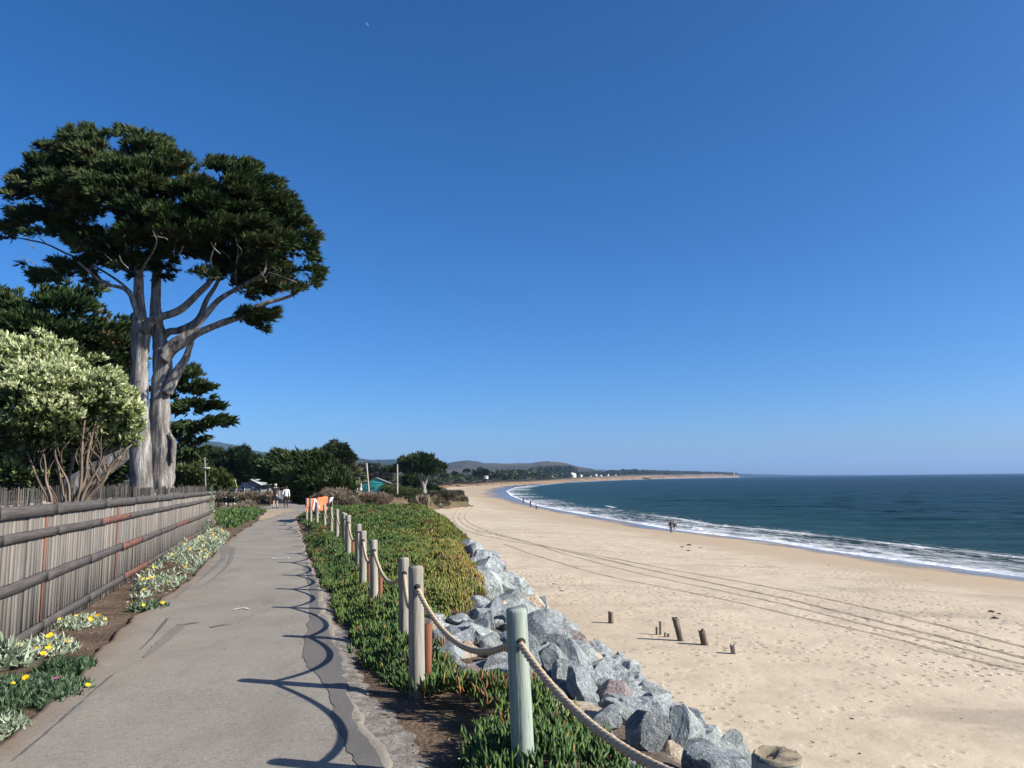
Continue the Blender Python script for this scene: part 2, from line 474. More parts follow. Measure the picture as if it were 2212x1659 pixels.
def m_ground():
    t = NT('coastal_soil'); c = t.coord('Object')
    soil = t.ramp(t.noise(c, 2.2, 7, 0.7), [(0.25, (0.05, 0.035, 0.025)), (0.5, (0.115, 0.08, 0.055)), (0.75, (0.20, 0.145, 0.10))])
    scrub = t.ramp(t.noise(c, 0.16, 8, 0.72), [(0.3, (0.035, 0.045, 0.02)), (0.45, (0.075, 0.07, 0.035)), (0.6, (0.12, 0.085, 0.055)), (0.75, (0.15, 0.12, 0.075))])
    col = t.mix(t.attr('scrub'), soil, scrub)
    cliff = t.ramp(t.noise(t.coord('Object', (0.35, 0.35, 0.12)), 1.2, 7, 0.7), [(0.34, (0.07, 0.045, 0.03)), (0.47, (0.27, 0.165, 0.095)), (0.72, (0.41, 0.285, 0.18))])
    col = t.mix(t.attr('cliff'), col, cliff)
    gul = t.ramp(t.noise(t.coord('Object', (0.016, 0.016, 0.004)), 1.0, 5, 0.7), [(0.42, 0.75), (0.50, 0.0)])
    col = t.mix(t.math('MULTIPLY', gul, t.attr('gully')), col, (0.05, 0.045, 0.035))
    dn = t.math('ADD', t.attr('dune'), t.math('MULTIPLY', t.noise(c, 0.07, 6, 0.75), 1.0))
    col = t.mix(t.ramp(t.math('SUBTRACT', dn, 0.9), [(0.55, 0.0), (0.63, 1.0)]), col, (0.46, 0.38, 0.28))
    rub = t.ramp(t.noise(c, 6, 7, 0.75), [(0.35, (0.03, 0.029, 0.028)), (0.5, (0.085, 0.08, 0.075)), (0.68, (0.22, 0.215, 0.205))])
    col = t.mix(t.attr('rubble'), col, rub)
    dry = t.ramp(t.noise(c, 0.55, 4, 0.6), [(0.42, 0.0), (0.58, 1.0)])
    col = t.mix(t.math('MULTIPLY', dry, t.attr('sandy')), col, (0.34, 0.25, 0.165))
    nrm = t.bump(t.math('ADD', t.noise(c, 14, 6, 0.7), t.math('MULTIPLY', t.vor(c, 30), 0.5)), 0.8, 0.03)
    return t.fin(col, 0.95, nrm, 0.15)

na, nr = 620, 330
az = np.radians(np.linspace(-62, 62, na)); rr = np.exp(np.linspace(math.log(0.5), math.log(6200), nr)) - 0.4
A_, R_ = np.meshgrid(az, rr, indexing='ij')
X, Y = R_ * np.sin(A_), R_ * np.cos(A_) - 3.0
Z, SD, DW, UU, AL = land(X, Y, True)
cols_ = fbm(AL * 0.35, Z * 0.08, 0, 4, 9)
rough = sstep(0.05, 0.3, UU) * (1 - sstep(0.75, 1.0, UU)) * sstep(50, 90, Y)
idx = np.arange(na * nr).reshape(na, nr)
Q = np.stack([idx[:-1, :-1], idx[1:, :-1], idx[1:, 1:], idx[:-1, 1:]], -1).reshape(-1, 4)[:, ::-1]
V = np.stack([X, Y, Z], -1).reshape(-1, 3)
sdv, dwv, uv_, yv, xv = SD.ravel(), DW.ravel(), UU.ravel(), Y.ravel(), X.ravel()
is_land = (uv_ < 0.93)[Q].any(1)
keep = (dwv > -45)[Q].any(1)
wet = 1 - sstep(0, 26, dwv) * 0.62 - sstep(20, 45, dwv) * 0.38
wet = np.where(yv > 300, 1 - sstep(0, 60, dwv), wet)
ochre = sstep(160, 172, yv) * (1 - sstep(208, 216, yv)) * (1 - sstep(2.0, 5.5, -sdv))
def sub(Fm):
    used = np.unique(Fm); r = np.full(len(V), -1); r[used] = np.arange(len(used)); return used, r[Fm]
u_, f_ = sub(Q[keep & ~is_land])
tag(mk('beach', V[u_], f_, m_sand(), smooth=True, attrs={'wet': wet[u_], 'ochre': ochre[u_]}), kind='structure')
u_, f_ = sub(Q[is_land])
scrub = sstep(38, 60, yv) * (1 - 0.0 * xv)
cliff = sstep(0.08, 0.3, uv_) * np.where(yv < 150, 0.0, np.where(yv < 230, 0.12, 1.0))
dune = sstep(210, 260, yv) * (1 - sstep(700, 1000, yv)) * sstep(-6, 8, sdv) * (1 - sstep(60, 200, sdv))
sandy = (1 - sstep(1.2, 4.0, np.abs(xv + 14.3) * 0.5 + np.abs(yv - 41) * 0.3)) 
tag(mk('ground', V[u_], f_, m_ground(), smooth=True, attrs={'scrub': scrub[u_], 'cliff': cliff[u_], 'rubble': (sstep(-0.04, 0.06, np.where(uv_ > 0, uv_, -np.maximum(sdv, 0) / 5)) * (1 - sstep(27, 31, yv)))[u_], 'gully': (cliff * sstep(1200, 1500, yv))[u_], 'dune': dune[u_], 'sandy': sandy[u_]}), kind='structure')

def m_sea():
    t = NT('sea_water'); c = t.coord('Object'); off = t.attr('off'); al = t.attr('along')
    so_ = t.n('ShaderNodeCombineXYZ', {0: t.math('MULTIPLY', al, 0.16), 1: t.math('MULTIPLY', off, 0.75), 2: 0.0}).outputs[0]
    deep = t.ramp(t.math('MULTIPLY', off, 0.004), [(0.0, (0.050, 0.085, 0.080)), (0.05, (0.008, 0.038, 0.032)), (0.3, (0.004, 0.023, 0.022)), (1.0, (0.002, 0.013, 0.015))])
    band = t.noise(t.coord('Object', (0.004, 0.02, 1)), 1.5, 4, 0.6)
    deep = t.mix(t.ramp(band, [(0.4, 0.0), (0.65, 0.35)]), deep, (0.005, 0.028, 0.026))
    wv = t.noise(t.coord('Object', (0.035, 0.17, 1), (0, 0, 0.35)), 1.0, 6, 0.7)
    deep = t.mix(1.0, deep, t.ramp(wv, [(0.3, 0.55), (0.5, 1.0), (0.72, 1.9)]), 'MULTIPLY')
    n1 = t.noise(so_, 1.0, 8, 0.72, 0.6); n2 = t.noise(so_, 3.2, 5, 0.7, 0.4); n3 = t.noise(t.coord('Object', (0.02, 0.02, 1)), 1.0, 3, 0.6)
    fade = t.ramp(t.math('MULTIPLY', off, 1 / 40.0), [(0.0, 0.72), (0.06, 0.56), (0.35, 0.50), (0.55, 0.36), (0.80, 0.10), (1.0, 0.0)])
    nn = t.math('ADD', t.math('MULTIPLY', n1, 0.6), t.math('MULTIPLY', n2, 0.4))
    nn = t.math('ADD', nn, t.madd(n3, 0.5, -0.65))
    foam = t.ramp(t.math('ADD', nn, fade), [(0.605, 0.0), (0.74, 1.0)])
    brk = t.ramp(t.attr('crest'), [(0.35, 0.0), (0.7, 1.0)])
    foam = t.math('MAXIMUM', foam, t.math('MULTIPLY', brk, t.ramp(n2, [(0.3, 0.2), (0.5, 1.0)])))
    cap = t.ramp(t.noise(t.coord('Object', (0.10, 0.30, 1)), 1.0, 3, 0.5), [(0.765, 0.0), (0.79, 1.0)])
    cap = t.math('MULTIPLY', cap, t.ramp(t.math('MULTIPLY', off, 0.0005), [(0.02, 0.0), (0.05, 0.6), (0.8, 0.3)]))
    foam = t.math('MAXIMUM', foam, cap)
    col = t.mix(foam, deep, (0.78, 0.80, 0.82))
    h = t.math('ADD', t.math('MULTIPLY', t.noise(t.coord('Object', (0.25, 0.5, 1), (0, 0, 0.5)), 1.0, 7, 0.62), 1.0), t.math('MULTIPLY', t.noise(t.coord('Object', (0.03, 0.06, 1), (0, 0, 0.5)), 1.0, 5, 0.6), 3.0))
    nrm = t.bump(t.math('ADD', h, t.math('MULTIPLY', foam, 0.15)), 1.0, 2.2)
    return t.fin(col, t.ramp(foam, [(0, 0.25), (1, 0.75)]), nrm, 0.018, IOR=1.33)

na2, nr2 = 760, 470
az = np.radians(np.linspace(-9, 62, na2)); rr = np.exp(np.linspace(math.log(25), math.log(15500), nr2))
A_, R_ = np.meshgrid(az, rr, indexing='ij')
X, Y = R_ * np.sin(A_), R_ * np.cos(A_)
dw, al, _ = signed(WATER, X, Y); off = -dw
mod = 0.5 + 0.9 * fbm(al * 0.035, off * 0.01, 0, 3, 5)
ph = 2.5 * fbm(al * 0.02, 0.3, 0, 3, 8)
crest = np.zeros_like(X)
for o0, h0 in ((4.5, 0.16), (10.5, 0.34), (17.5, 0.40)):
    o1 = o0 + ph + 2.0 * fbm(al * 0.05, o0, 0, 3, 12)
    seg = sstep(0.02, 0.45, fbm(al * 0.045, o0 * 0.7, 0, 3, 15) + 0.12)
    q = off - o1
    crest = np.maximum(crest, (1 - 0.8 * sstep(180, 300, Y)) * h0 * 2.4 * seg * np.exp(-(q / np.where(q > 0, 1.5, 0.8)) ** 2))
Z = SEA_Z + crest * 0.42 * (Y < 900) + sstep(6, 60, off) * 0.5 * fbm(X * 0.07 + Y * 0.05, Y * 0.22, 0, 3, 31) * (1 - sstep(300, 700, R_))
idx = np.arange(na2 * nr2).reshape(na2, nr2)
Q = np.stack([idx[:-1, :-1], idx[1:, :-1], idx[1:, 1:], idx[:-1, 1:]], -1).reshape(-1, 4)[:, ::-1]
Q = Q[(off.ravel() > -8)[Q].any(1)]
V = np.stack([X, Y, Z], -1).reshape(-1, 3)
used = np.unique(Q); rmp = np.full(len(V), -1); rmp[used] = np.arange(len(used))
tag(mk('sea', V[used], rmp[Q], m_sea(), smooth=True, attrs={'off': off.ravel()[used], 'along': al.ravel()[used], 'crest': crest.ravel()[used]}), kind='structure')

# ------------------------------------------------------------------ haze
def haze():
    m = bpy.data.materials.new('sea_air'); m.use_nodes = True; t = m.node_tree
    for n_ in list(t.nodes): t.nodes.remove(n_)
    out = t.nodes.new('ShaderNodeOutputMaterial'); v = t.nodes.new('ShaderNodeVolumePrincipled')
    v.inputs['Color'].default_value = (0.36, 0.60, 1.0, 1); v.inputs['Density'].default_value = HAZE; v.inputs['Anisotropy'].default_value = 0.0
    t.links.new(v.outputs[0], out.inputs['Volume'])
    b = MB(); b.box((2750, 7000, 162), (23800, 19000, 350))
    tag(b.build('haze', m), kind='stuff')
HAZE = 5.5e-5
haze()

# ------------------------------------------------------------------ hills
def m_hill(name, stops, sc):
    t = NT(name); c = t.coord('Object')
    f = t.math('ADD', t.math('MULTIPLY', t.noise(c, sc, 7, 0.7), 0.75), t.math('MULTIPLY', t.noise(c, sc * 9, 5, 0.7), 0.25))
    return t.fin(t.ramp(f, stops), 0.95, t.bump(t.noise(c, sc * 6, 6, 0.7), 1.0, 12.0), 0.1)
def hill(label_pts, Yc, half, mat, seed, rough=6.0, base=-3):
    P = np.array(label_pts, float)
    xs = np.linspace(P[0, 0], P[-1, 0], 200); ys = np.interp(xs, P[:, 0], P[:, 1])
    nv = 60; vv = np.linspace(-1, 1, nv)
    top = np.array([at(a, b, Yc) for a, b in zip(xs, ys)])
    XX = top[:, 0][:, None] + 0 * vv; YY = Yc + vv * half + 0 * XX
    prof = (1 - np.abs(vv)) ** 0.9
    H = np.maximum(top[:, 2] - base, 1)[:, None] * prof
    rid = fbm(XX / (half * 0.28), YY / (half * 0.45), 0, 5, seed)
    ZZ = base + H * (1 + 0.55 * rid * (1 - prof) * 1.2) + rough * fbm(XX / 40, YY / 40, 0, 4, seed + 3) * prof
    idx = np.arange(200 * nv).reshape(200, nv)
    Q = np.stack([idx[:-1, :-1], idx[1:, :-1], idx[1:, 1:], idx[:-1, 1:]], -1).reshape(-1, 4)
    tag(mk('hills', np.stack([XX, YY, ZZ], -1), Q, mat, smooth=True), kind='structure')
HF = m_hill('forest_hill', [(0.3, (0.012, 0.022, 0.014)), (0.6, (0.025, 0.04, 0.022)), (0.8, (0.05, 0.055, 0.03))], 0.004)
HG = m_hill('grass_hill', [(0.35, (0.025, 0.032, 0.018)), (0.5, (0.06, 0.055, 0.032)), (0.62, (0.13, 0.095, 0.06)), (0.8, (0.16, 0.12, 0.075))], 0.0045)
hill([(40, 1000), (250, 970), (380, 958), (430, 953), (462, 951), (490, 957), (520, 965), (560, 974), (600, 980), (625, 979), (645, 982), (665, 981), (690, 987), (760, 992), (790, 993), (850, 995), (960, 1010), (1060, 1028)], 5200, 1500, HF, 2, 14)
hill([(640, 1020), (700, 1000), (760, 991), (780, 988), (800, 992), (850, 993), (900, 995), (940, 999), (970, 1004), (1000, 1008), (1060, 1018), (1120, 1030)], 4200, 1100, HF, 8, 8)
hill([(900, 1022), (940, 1010), (960, 1003), (985, 997), (1010, 994), (1025, 996), (1050, 1001), (1100, 1001), (1140, 1000), (1160, 998), (1185, 997), (1215, 999), (1240, 1005), (1265, 1011), (1300, 1019), (1340, 1030)], 3600, 950, HG, 5, 6)
hill([(1180, 1026), (1240, 1017), (1290, 1014), (1330, 1016), (1370, 1015), (1410, 1018), (1450, 1021), (1500, 1020), (1560, 1022), (1620, 1024), (1700, 1026), (1800, 1030)], 8600, 900, HF, 6, 6)

# ------------------------------------------------------------------ the path
def m_asphalt(name, a, b, spk=0.35):
    t = NT(name); c = t.coord('Object')
    f = t.noise(c, 0.9, 6, 0.65); sp = t.noise(c, 62, 4, 0.85); st = t.vor(c, 48)
    col = t.ramp(f, [(0.3, a), (0.7, b)])
    col = t.mix(t.ramp(sp, [(0.56, 0.0), (0.70, spk)]), col, (0.42, 0.40, 0.37))
    col = t.mix(t.ramp(sp, [(0.30, spk * 1.2), (0.44, 0.0)]), col, (0.04, 0.04, 0.04))
    sp2 = t.noise(c, 24, 5, 0.8)
    col = t.mix(t.ramp(sp2, [(0.34, 0.45 * spk), (0.46, 0.0)]), col, (0.05, 0.048, 0.045))
    col = t.mix(t.ramp(sp2, [(0.56, 0.0), (0.68, 0.4 * spk)]), col, (0.40, 0.375, 0.33))
    stn = t.ramp(t.noise(t.coord('Object', (1, 0.35, 1)), 1.1, 5, 0.65), [(0.34, 0.35), (0.48, 0.0)])
    col = t.mix(stn, col, (0.11, 0.10, 0.09))
    brown = t.ramp(t.noise(c, 0.33, 5, 0.6), [(0.5, 0.0), (0.75, 0.45)])
    col = t.mix(brown, col, (0.21, 0.165, 0.125))
    edge = t.attr('edge'); en = t.math('ADD', edge, t.madd(t.noise(c, 5, 5, 0.7), 0.7, -0.35))
    col = t.mix(t.ramp(en, [(0.45, 0.0), (0.95, 0.85)]), col, (0.19, 0.135, 0.09))
    nrm = t.bump(t.math('ADD', t.math('MULTIPLY', st, 0.3), t.noise(c, 110, 3, 0.8)), 0.45, 0.005)
    return t.fin(col, 0.9, nrm, 0.2)
LEFT_PX = [(0, 1605), (60, 1555), (150, 1470), (215, 1400), (290, 1335), (400, 1258), (455, 1205), (490, 1170), (520, 1147), (553, 1128), (572, 1112)]
RIGHT_PX = [(850, 1659), (790, 1560), (748, 1475), (742, 1420), (724, 1370), (700, 1290), (677, 1230), (660, 1190), (652, 1160), (644, 1135), (637, 1117)]
def px_ground(px, py):
    p = gp(px, py, 0)
    for _ in range(12): p = gp(px, py, float(top_z(p[0], p[1])))
    return p
PL = np.array([(-2.5, -4), (-2.95, 2)] + [tuple(px_ground(*p)[:2]) for p in LEFT_PX] + [(-16.6, 45), (-19.0, 52), (-19.6, 60), (-22, 70), (-26, 85)])
PR = np.array([(-0.1, -4), (-0.45, 2)] + [tuple(px_ground(*p)[:2]) for p in RIGHT_PX] + [(-11.5, 45), (-13.0, 52), (-15.6, 60), (-19.5, 70), (-23.5, 85)])
def path_l(y): return np.interp(y, PL[:, 1], PL[:, 0])
def path_r(y): return np.interp(y, PR[:, 1], PR[:, 0])
ASPH = m_asphalt('path_asphalt', (0.20, 0.181, 0.152), (0.275, 0.249, 0.208), 0.8)
ys = np.concatenate([np.linspace(-4, 14, 260), np.linspace(14.05, 85, 260)])
us = np.concatenate([[0, 0.012, 0.03, 0.06], np.linspace(0.1, 0.9, 17), [0.94, 0.97, 0.988, 1.0]])
lx = path_l(ys) + 0.10 * fbm(ys * 2.2, 0, 0, 4, 3); rx = path_r(ys) + 0.10 * fbm(ys * 2.6, 5, 0, 5, 4)
PX = lx[:, None] + (rx - lx)[:, None] * us; PY = ys[:, None] + 0 * us
PZ = land(PX, PY) + 0.035 - 0.06 * (us < 0.001) - 0.06 * (us > 0.999)
def pz(x, y): return land(np.asarray(x, float), np.asarray(y, float)) + 0.035
idx = np.arange(PX.size).reshape(PX.shape)
Q = np.stack([idx[:-1, :-1], idx[:-1, 1:], idx[1:, 1:], idx[1:, :-1]], -1).reshape(-1, 4)
edge = np.maximum(1 - us * 5.0, 0)[None, :] + 0 * PX + np.maximum(1 - (1 - us) * 9, 0)[None, :] * 0.7 + sstep(30, 42, PY) * 0.35
tag(mk('path', np.stack([PX, PY, PZ], -1), Q, ASPH, smooth=True, attrs={'edge': edge}), kind='structure')

def sheet(name, L, R, m, n=80, lift=0.004, jag=0.02, seed=0, nu=5, edge_v=0.0):
    """thin sheet on the path between two world-space lines given as (x, y) points"""
    L, R = spline(L, n), spline(R, n)
    s = np.arange(n)
    L[:, 0] += jag * fbm(s * 0.3, seed, 0, 3, seed); R[:, 0] += jag * fbm(s * 0.33, seed + 4, 0, 3, seed)
    u = np.linspace(0, 1, nu)
    P = L[:, None, :] + (R - L)[:, None, :] * u[None, :, None]
    z = pz(P[..., 0], P[..., 1]) + lift
    idx = np.arange(n * nu).reshape(n, nu)
    Q = np.stack([idx[:-1, :-1], idx[:-1, 1:], idx[1:, 1:], idx[1:, :-1]], -1).reshape(-1, 4)
    return tag(mk(name, np.dstack([P, z]), Q, m, smooth=True, attrs={'edge': np.full(n * nu, edge_v)}), kind='structure')
def wp(*pts): return [tuple(px_ground(*p)[:2]) for p in pts]
PATCH = m_asphalt('dark_asphalt', (0.105, 0.099, 0.092), (0.145, 0.136, 0.126), 0.3)
SEAL = m_asphalt('old_seal', (0.145, 0.134, 0.119), (0.195, 0.178, 0.155), 0.6)
TAR = m_simple('tar', [(0.3, (0.075, 0.07, 0.067)), (0.7, (0.13, 0.122, 0.115))], 20, rough=0.7, bump=0.2, bdist=0.003)
WHITE = m_simple('white_paint', [(0.3, (0.45, 0.44, 0.41)), (0.65, (0.68, 0.66, 0.62))], 30, rough=0.7)
sheet('asphalt_patch', wp((830, 1790), (765, 1659), (738, 1600), (712, 1530), (690, 1480), (662, 1440), (655, 1400), (668, 1350), (674, 1310), (668, 1270), (660, 1245), (655, 1228)),
      wp((900, 1790), (826, 1659), (770, 1575), (752, 1500), (742, 1465), (735, 1425), (712, 1378), (690, 1335), (688, 1300), (684, 1268), (674, 1240), (664, 1224)), PATCH, 140, jag=0.05, seed=3, nu=9)
def line(name, px, w, m, lift=0.004, n=60, seed=1, jag=0.012):
    P = np.array(wp(*px)); d = np.gradient(P, axis=0); nrm = np.stack([d[:, 1], -d[:, 0]], -1); nrm /= np.linalg.norm(nrm, axis=1)[:, None]
    ww = np.asarray(w) * np.ones(len(P))
    return sheet(name, P - nrm * ww[:, None] / 2, P + nrm * ww[:, None] / 2, m, n, lift, jag, seed, 2)
line('tar_seam', [(25, 1659), (130, 1568), (180, 1523), (230, 1478), (250, 1462)], [0.012, 0.016, 0.012, 0.016, 0.007], TAR, 0.004)
line('tar_seam', [(302, 1412), (330, 1383), (362, 1343)], [0.01, 0.018, 0.04], TAR, 0.004)
line('tar_seam', [(310, 1430), (345, 1400), (372, 1375), (392, 1358)], [0.02, 0.10, 0.12, 0.10], SEAL, 0.006)
line('tar_seam', [(386, 1358), (410, 1354), (432, 1352)], [0.10, 0.08, 0.02], SEAL, 0.009)
line('tar_seam', [(425, 1263), (450, 1240), (475, 1218), (484, 1205), (488, 1190), (480, 1180)], [0.02, 0.07, 0.10, 0.12, 0.25, 0.3], SEAL, 0.004)
line('tar_seam', [(440, 1270), (470, 1247), (492, 1225), (500, 1208), (505, 1185)], [0.02, 0.05, 0.06, 0.09, 0.10], SEAL, 0.006)
line('tar_seam', [(375, 1300), (395, 1284), (412, 1268)], [0.01, 0.04, 0.02], SEAL, 0.009)
line('tar_seam', [(455, 1363), (480, 1358), (505, 1357)], [0.05, 0.05, 0.01], SEAL, 0.010)
line('tar_seam', [(520, 1147.5), (545, 1147.3), (575, 1147)], [0.05, 0.05, 0.03], TAR, 0.02)
line('tar_seam', [(505, 1202), (560, 1202), (600, 1202.5)], [0.03, 0.03, 0.02], TAR, 0.02)
def ring(px, py, ro, ri):
    p = px_ground(px, py); a = np.arange(48) * 2 * pi / 48
    V = []; 
    for r in (ri, ro):
        jr = r + 0.012 * fbm(np.cos(a) * 3, np.sin(a) * 3, r * 9, 2, 5)
        x, y = p[0] + jr * np.cos(a), p[1] + jr * np.sin(a) * 0.9
        V.append(np.stack([x, y, pz(x, y) + 0.012], -1))
    i = np.arange(48); j = (i + 1) % 48
    tag(mk('painted_ring', np.concatenate(V), np.stack([i, 48 + i, 48 + j, j], -1), WHITE), kind='structure')
ring(607, 1210, 0.185, 0.145)
line('painted_mark', [(503, 1325), (515, 1322), (528, 1321), (537, 1323)], [0.03, 0.045, 0.05, 0.03], WHITE, 0.010, jag=0.01)

# broken shoulder between the asphalt and the soil
SHOULD = m_simple('broken_edge', [(0.28, (0.06, 0.05, 0.042)), (0.45, (0.16, 0.14, 0.12)), (0.6, (0.27, 0.245, 0.215)), (0.75, (0.36, 0.33, 0.29))], 7, rough=0.95, bump=1.0, bdist=0.03, detail=8, bscale=26, nrough=0.75)
def shoulder():
    ys_ = np.linspace(2.2, 17, 260); n_ = len(ys_); us_ = np.linspace(0, 1, 9)
    x0 = path_r(ys_) - 0.12; wd = np.interp(ys_, [2, 4, 6, 8, 11, 17], [0.42, 0.42, 0.36, 0.30, 0.24, 0.16]) * (1 + 0.7 * fbm(ys_ * 1.1, 3, 0, 4, 19)) + 0.10
    X = x0[:, None] + wd[:, None] * us_; Y = ys_[:, None] + 0 * us_
    Z = land(X, Y) + 0.036 - 0.075 * us_ ** 1.5 + 0.018 * fbm(X * 9, Y * 9, 0, 4, 21) * np.minimum(us_ * 4, 1)
    idx = np.arange(n_ * 9).reshape(n_, 9); Q = np.stack([idx[:-1, :-1], idx[:-1, 1:], idx[1:, 1:], idx[1:, :-1]], -1).reshape(-1, 4)
    tag(mk('path_shoulder', np.stack([X, Y, Z], -1), Q, SHOULD, smooth=False), kind='structure')
shoulder()

SANDY = m_simple('drifted_sand', [(0.3, (0.25, 0.19, 0.13)), (0.7, (0.40, 0.31, 0.21))], 3, rough=0.95, bump=0.5, bdist=0.01)
sheet('drifted_sand', wp((556, 1126), (560, 1120), (570, 1112), (578, 1106), (592, 1101)), wp((560, 1127), (584, 1121), (606, 1113), (628, 1107), (640, 1103)), SANDY, 60, 0.012, 0.12, 5, 7)
# ------------------------------------------------------------------ ice plant
def leaf_prisms(name, P, D, L, r, tint, m):
    n = len(P); D = unit(D); S = unit(np.cross(D, rng.normal(size=(n, 3)))); N = np.cross(D, S)
    bendv = rng.normal(0, 0.16, (n, 1)) * S + np.array([0, 0, 0.10])
    V = np.zeros((n, 7, 3))
    for k in range(3):
        a = k * 2 * pi / 3
        o = (S * cos(a) + N * sin(a)) * r[:, None]
        V[:, k] = P + o * 0.7
        V[:, 3 + k] = P + (D * 0.55 + bendv * 0.4) * L[:, None] + o * 1.05
    V[:, 6] = P + (D + bendv) * L[:, None]
    base = np.arange(n, dtype=np.int32)[:, None] * 7
    qs = np.array([[0, 1, 4, 3], [1, 2, 5, 4], [2, 0, 3, 5]]); ts = np.array([[3, 4, 6], [4, 5, 6], [5, 3, 6]])
    return mk(name, V, [(base[:, None] + qs).reshape(-1, 4), (base[:, None] + ts).reshape(-1, 3)], m, attrs={'tint': np.repeat(tint, 7)})

ICE = m_leaf('ice_plant_leaf', [(0.0, (0.030, 0.075, 0.028)), (0.30, (0.082, 0.142, 0.034)), (0.52, (0.17, 0.195, 0.042)), (0.70, (0.28, 0.20, 0.05)), (0.85, (0.32, 0.145, 0.05)), (1.0, (0.15, 0.085, 0.045))], 0.4, 0.5, 0.15, 0.3)
def ice_edge(y): return np.interp(y, [2, 4.0, 5.4, 6.1, 6.5, 8.7, 9.6, 12.5, 16, 20, 24, 26, 28, 36, 44], [0.15, 0.22, 0.45, 0.55, 0.85, 0.85, 0.05, -0.35, -0.40, -0.45, -0.6, -1.6, -3.0, -3.2, -2.5])
def ice_mask(x, y, sd):
    m_ = (x > path_r(y) + np.interp(y, [3, 6, 8, 12, 22, 26, 30, 40], [0.40, 0.36, 0.12, 0.06, 0.10, 0.5, 0.2, 0.3]) + 0.22 * fbm(x * 1.5, y * 1.5, 0, 3, 61))
    m_ &= sd > ice_edge(y) + 0.35 * fbm(x * 1.1, y * 1.1, 0, 3, 62)
    bare = ((x + 0.86) / 0.62) ** 2 + ((y - 5.2) / 0.58) ** 2 + 0.8 * fbm(x * 2.5, y * 2.5, 0, 3, 63) < 1.0
    thin = (fbm(x * 1.3, y * 1.3, 0, 4, 64) < -0.36) & (rng.random(x.shape) < 0.75)
    return m_ & ~bare & ~thin & (y < 46) & ((y < 44) | (sd > 0))
def ice_zone(y0, y1, dens):
    xl, xr = min(path_r(y0), path_r(y1)) - 0.2, np.interp(y0, COAST[:, 1], COAST[:, 0]) + 1.3
    n = int((xr - xl) * (y1 - y0) * dens / 5)
    x, y = rng.uniform(xl, xr, n), rng.uniform(y0, y1, n)
    z, sd, _, _, _ = land(x, y, True)
    k = ice_mask(x, y, sd); x, y, z, sd = x[k], y[k], z[k], sd[k]
    edge_in = np.minimum(x - path_r(y) - 0.2, 0.8)
    mound = np.clip(0.10 + 0.24 * fbm(x * 1.4, y * 1.4, 0, 3, 65), 0.0, 0.3) * sstep(0, 0.35, edge_in)
    warm = sstep(2.2, -0.5, sd) * np.interp(y, [2, 7, 9, 12, 24, 40], [0.1, 0.15, 0.55, 0.8, 0.62, 0.3]) + 0.5 * np.clip(fbm(x * 0.9, y * 0.9, 0, 3, 66), -0.3, 0.6)
    return x, y, z + mound, warm
def ice_build(name, zones, prism, label, L0):
    P, D, L, T = [], [], [], []
    for y0, y1, dens, ls in zones:
        x, y, z, warm = ice_zone(y0, y1, dens)
        n = len(x); i = np.repeat(np.arange(n), 5)
        az_ = rng.uniform(0, 2 * pi, n * 5); tilt = rng.uniform(0.05, 0.85, n * 5)
        D.append(np.stack([np.cos(az_) * np.sin(tilt), np.sin(az_) * np.sin(tilt), np.cos(tilt)], -1))
        P.append(np.stack([x, y, z], -1)[i] + rng.normal(0, 0.016, (n * 5, 3)))
        L.append(L0 * ls * rng.uniform(0.65, 1.2, n * 5))
        T.append(np.clip(0.22 + 0.52 * warm[i] + rng.normal(0, 0.10, n * 5) + 0.55 * (rng.random(n * 5) < 0.035) + 0.7 * ((fbm(x[i] * 1.7, y[i] * 1.7, 0, 4, 91) > 0.36) & (rng.random(n * 5) < 0.45)), 0, 1))
    P, D, L, T = map(np.concatenate, (P, D, L, T))
    if prism: o = leaf_prisms(name, P, D, L, L * 0.125, T, ICE)
    else: o = blades(name, P, D, L, L * 0.15, T, ICE)
    return tag(o, label, 'ground cover', None, 'stuff')
ice_build('ice_plant', [(1.5, 9, 2100, 1.0), (9, 20, 1500, 1.0)], True, 'thick carpet of green and orange ice plant between the path and the rocks', 0.082)
ice_build('ice_plant', [(20, 30, 1150, 1.2), (30, 46, 700, 1.5)], False, 'far end of the ice plant carpet beside the small roped posts', 0.10)

# left patch beyond the fence
PATCH_L = np.array(wp((466, 1103), (520, 1101), (556, 1101), (574, 1107), (548, 1122), (520, 1136), (500, 1143), (485, 1141), (467, 1137)))
n = 11000
x = rng.uniform(PATCH_L[:, 0].min(), PATCH_L[:, 0].max(), n); y = rng.uniform(PATCH_L[:, 1].min(), PATCH_L[:, 1].max(), n)
k = inside(PATCH_L, x, y); x, y = x[k], y[k]
sdp = segdist(PATCH_L, x, y)
z = land(x, y) + 0.45 * np.clip(0.18 + 0.3 * fbm(x * 0.8, y * 0.8, 0, 3, 5), 0, 0.4) * sstep(0, 0.8, sdp)
i = np.repeat(np.arange(len(x)), 6); a = rng.uniform(0, 2 * pi, len(i)); tl = rng.uniform(0, 0.9, len(i))
tag(blades('ice_plant', np.stack([x, y, z], -1)[i] + rng.normal(0, 0.05, (len(i), 3)), np.stack([np.cos(a) * np.sin(tl), np.sin(a) * np.sin(tl), np.cos(tl)], -1),
    0.17 * rng.uniform(0.7, 1.2, len(i)), np.full(len(i), 0.026), np.clip(0.22 + rng.normal(0, 0.12, len(i)) + 0.2 * fbm(x[i], y[i], 0, 2, 3), 0, 0.6), ICE),
    'green ice plant patch between the fence end and the bend of the path', 'ground cover', None, 'stuff')

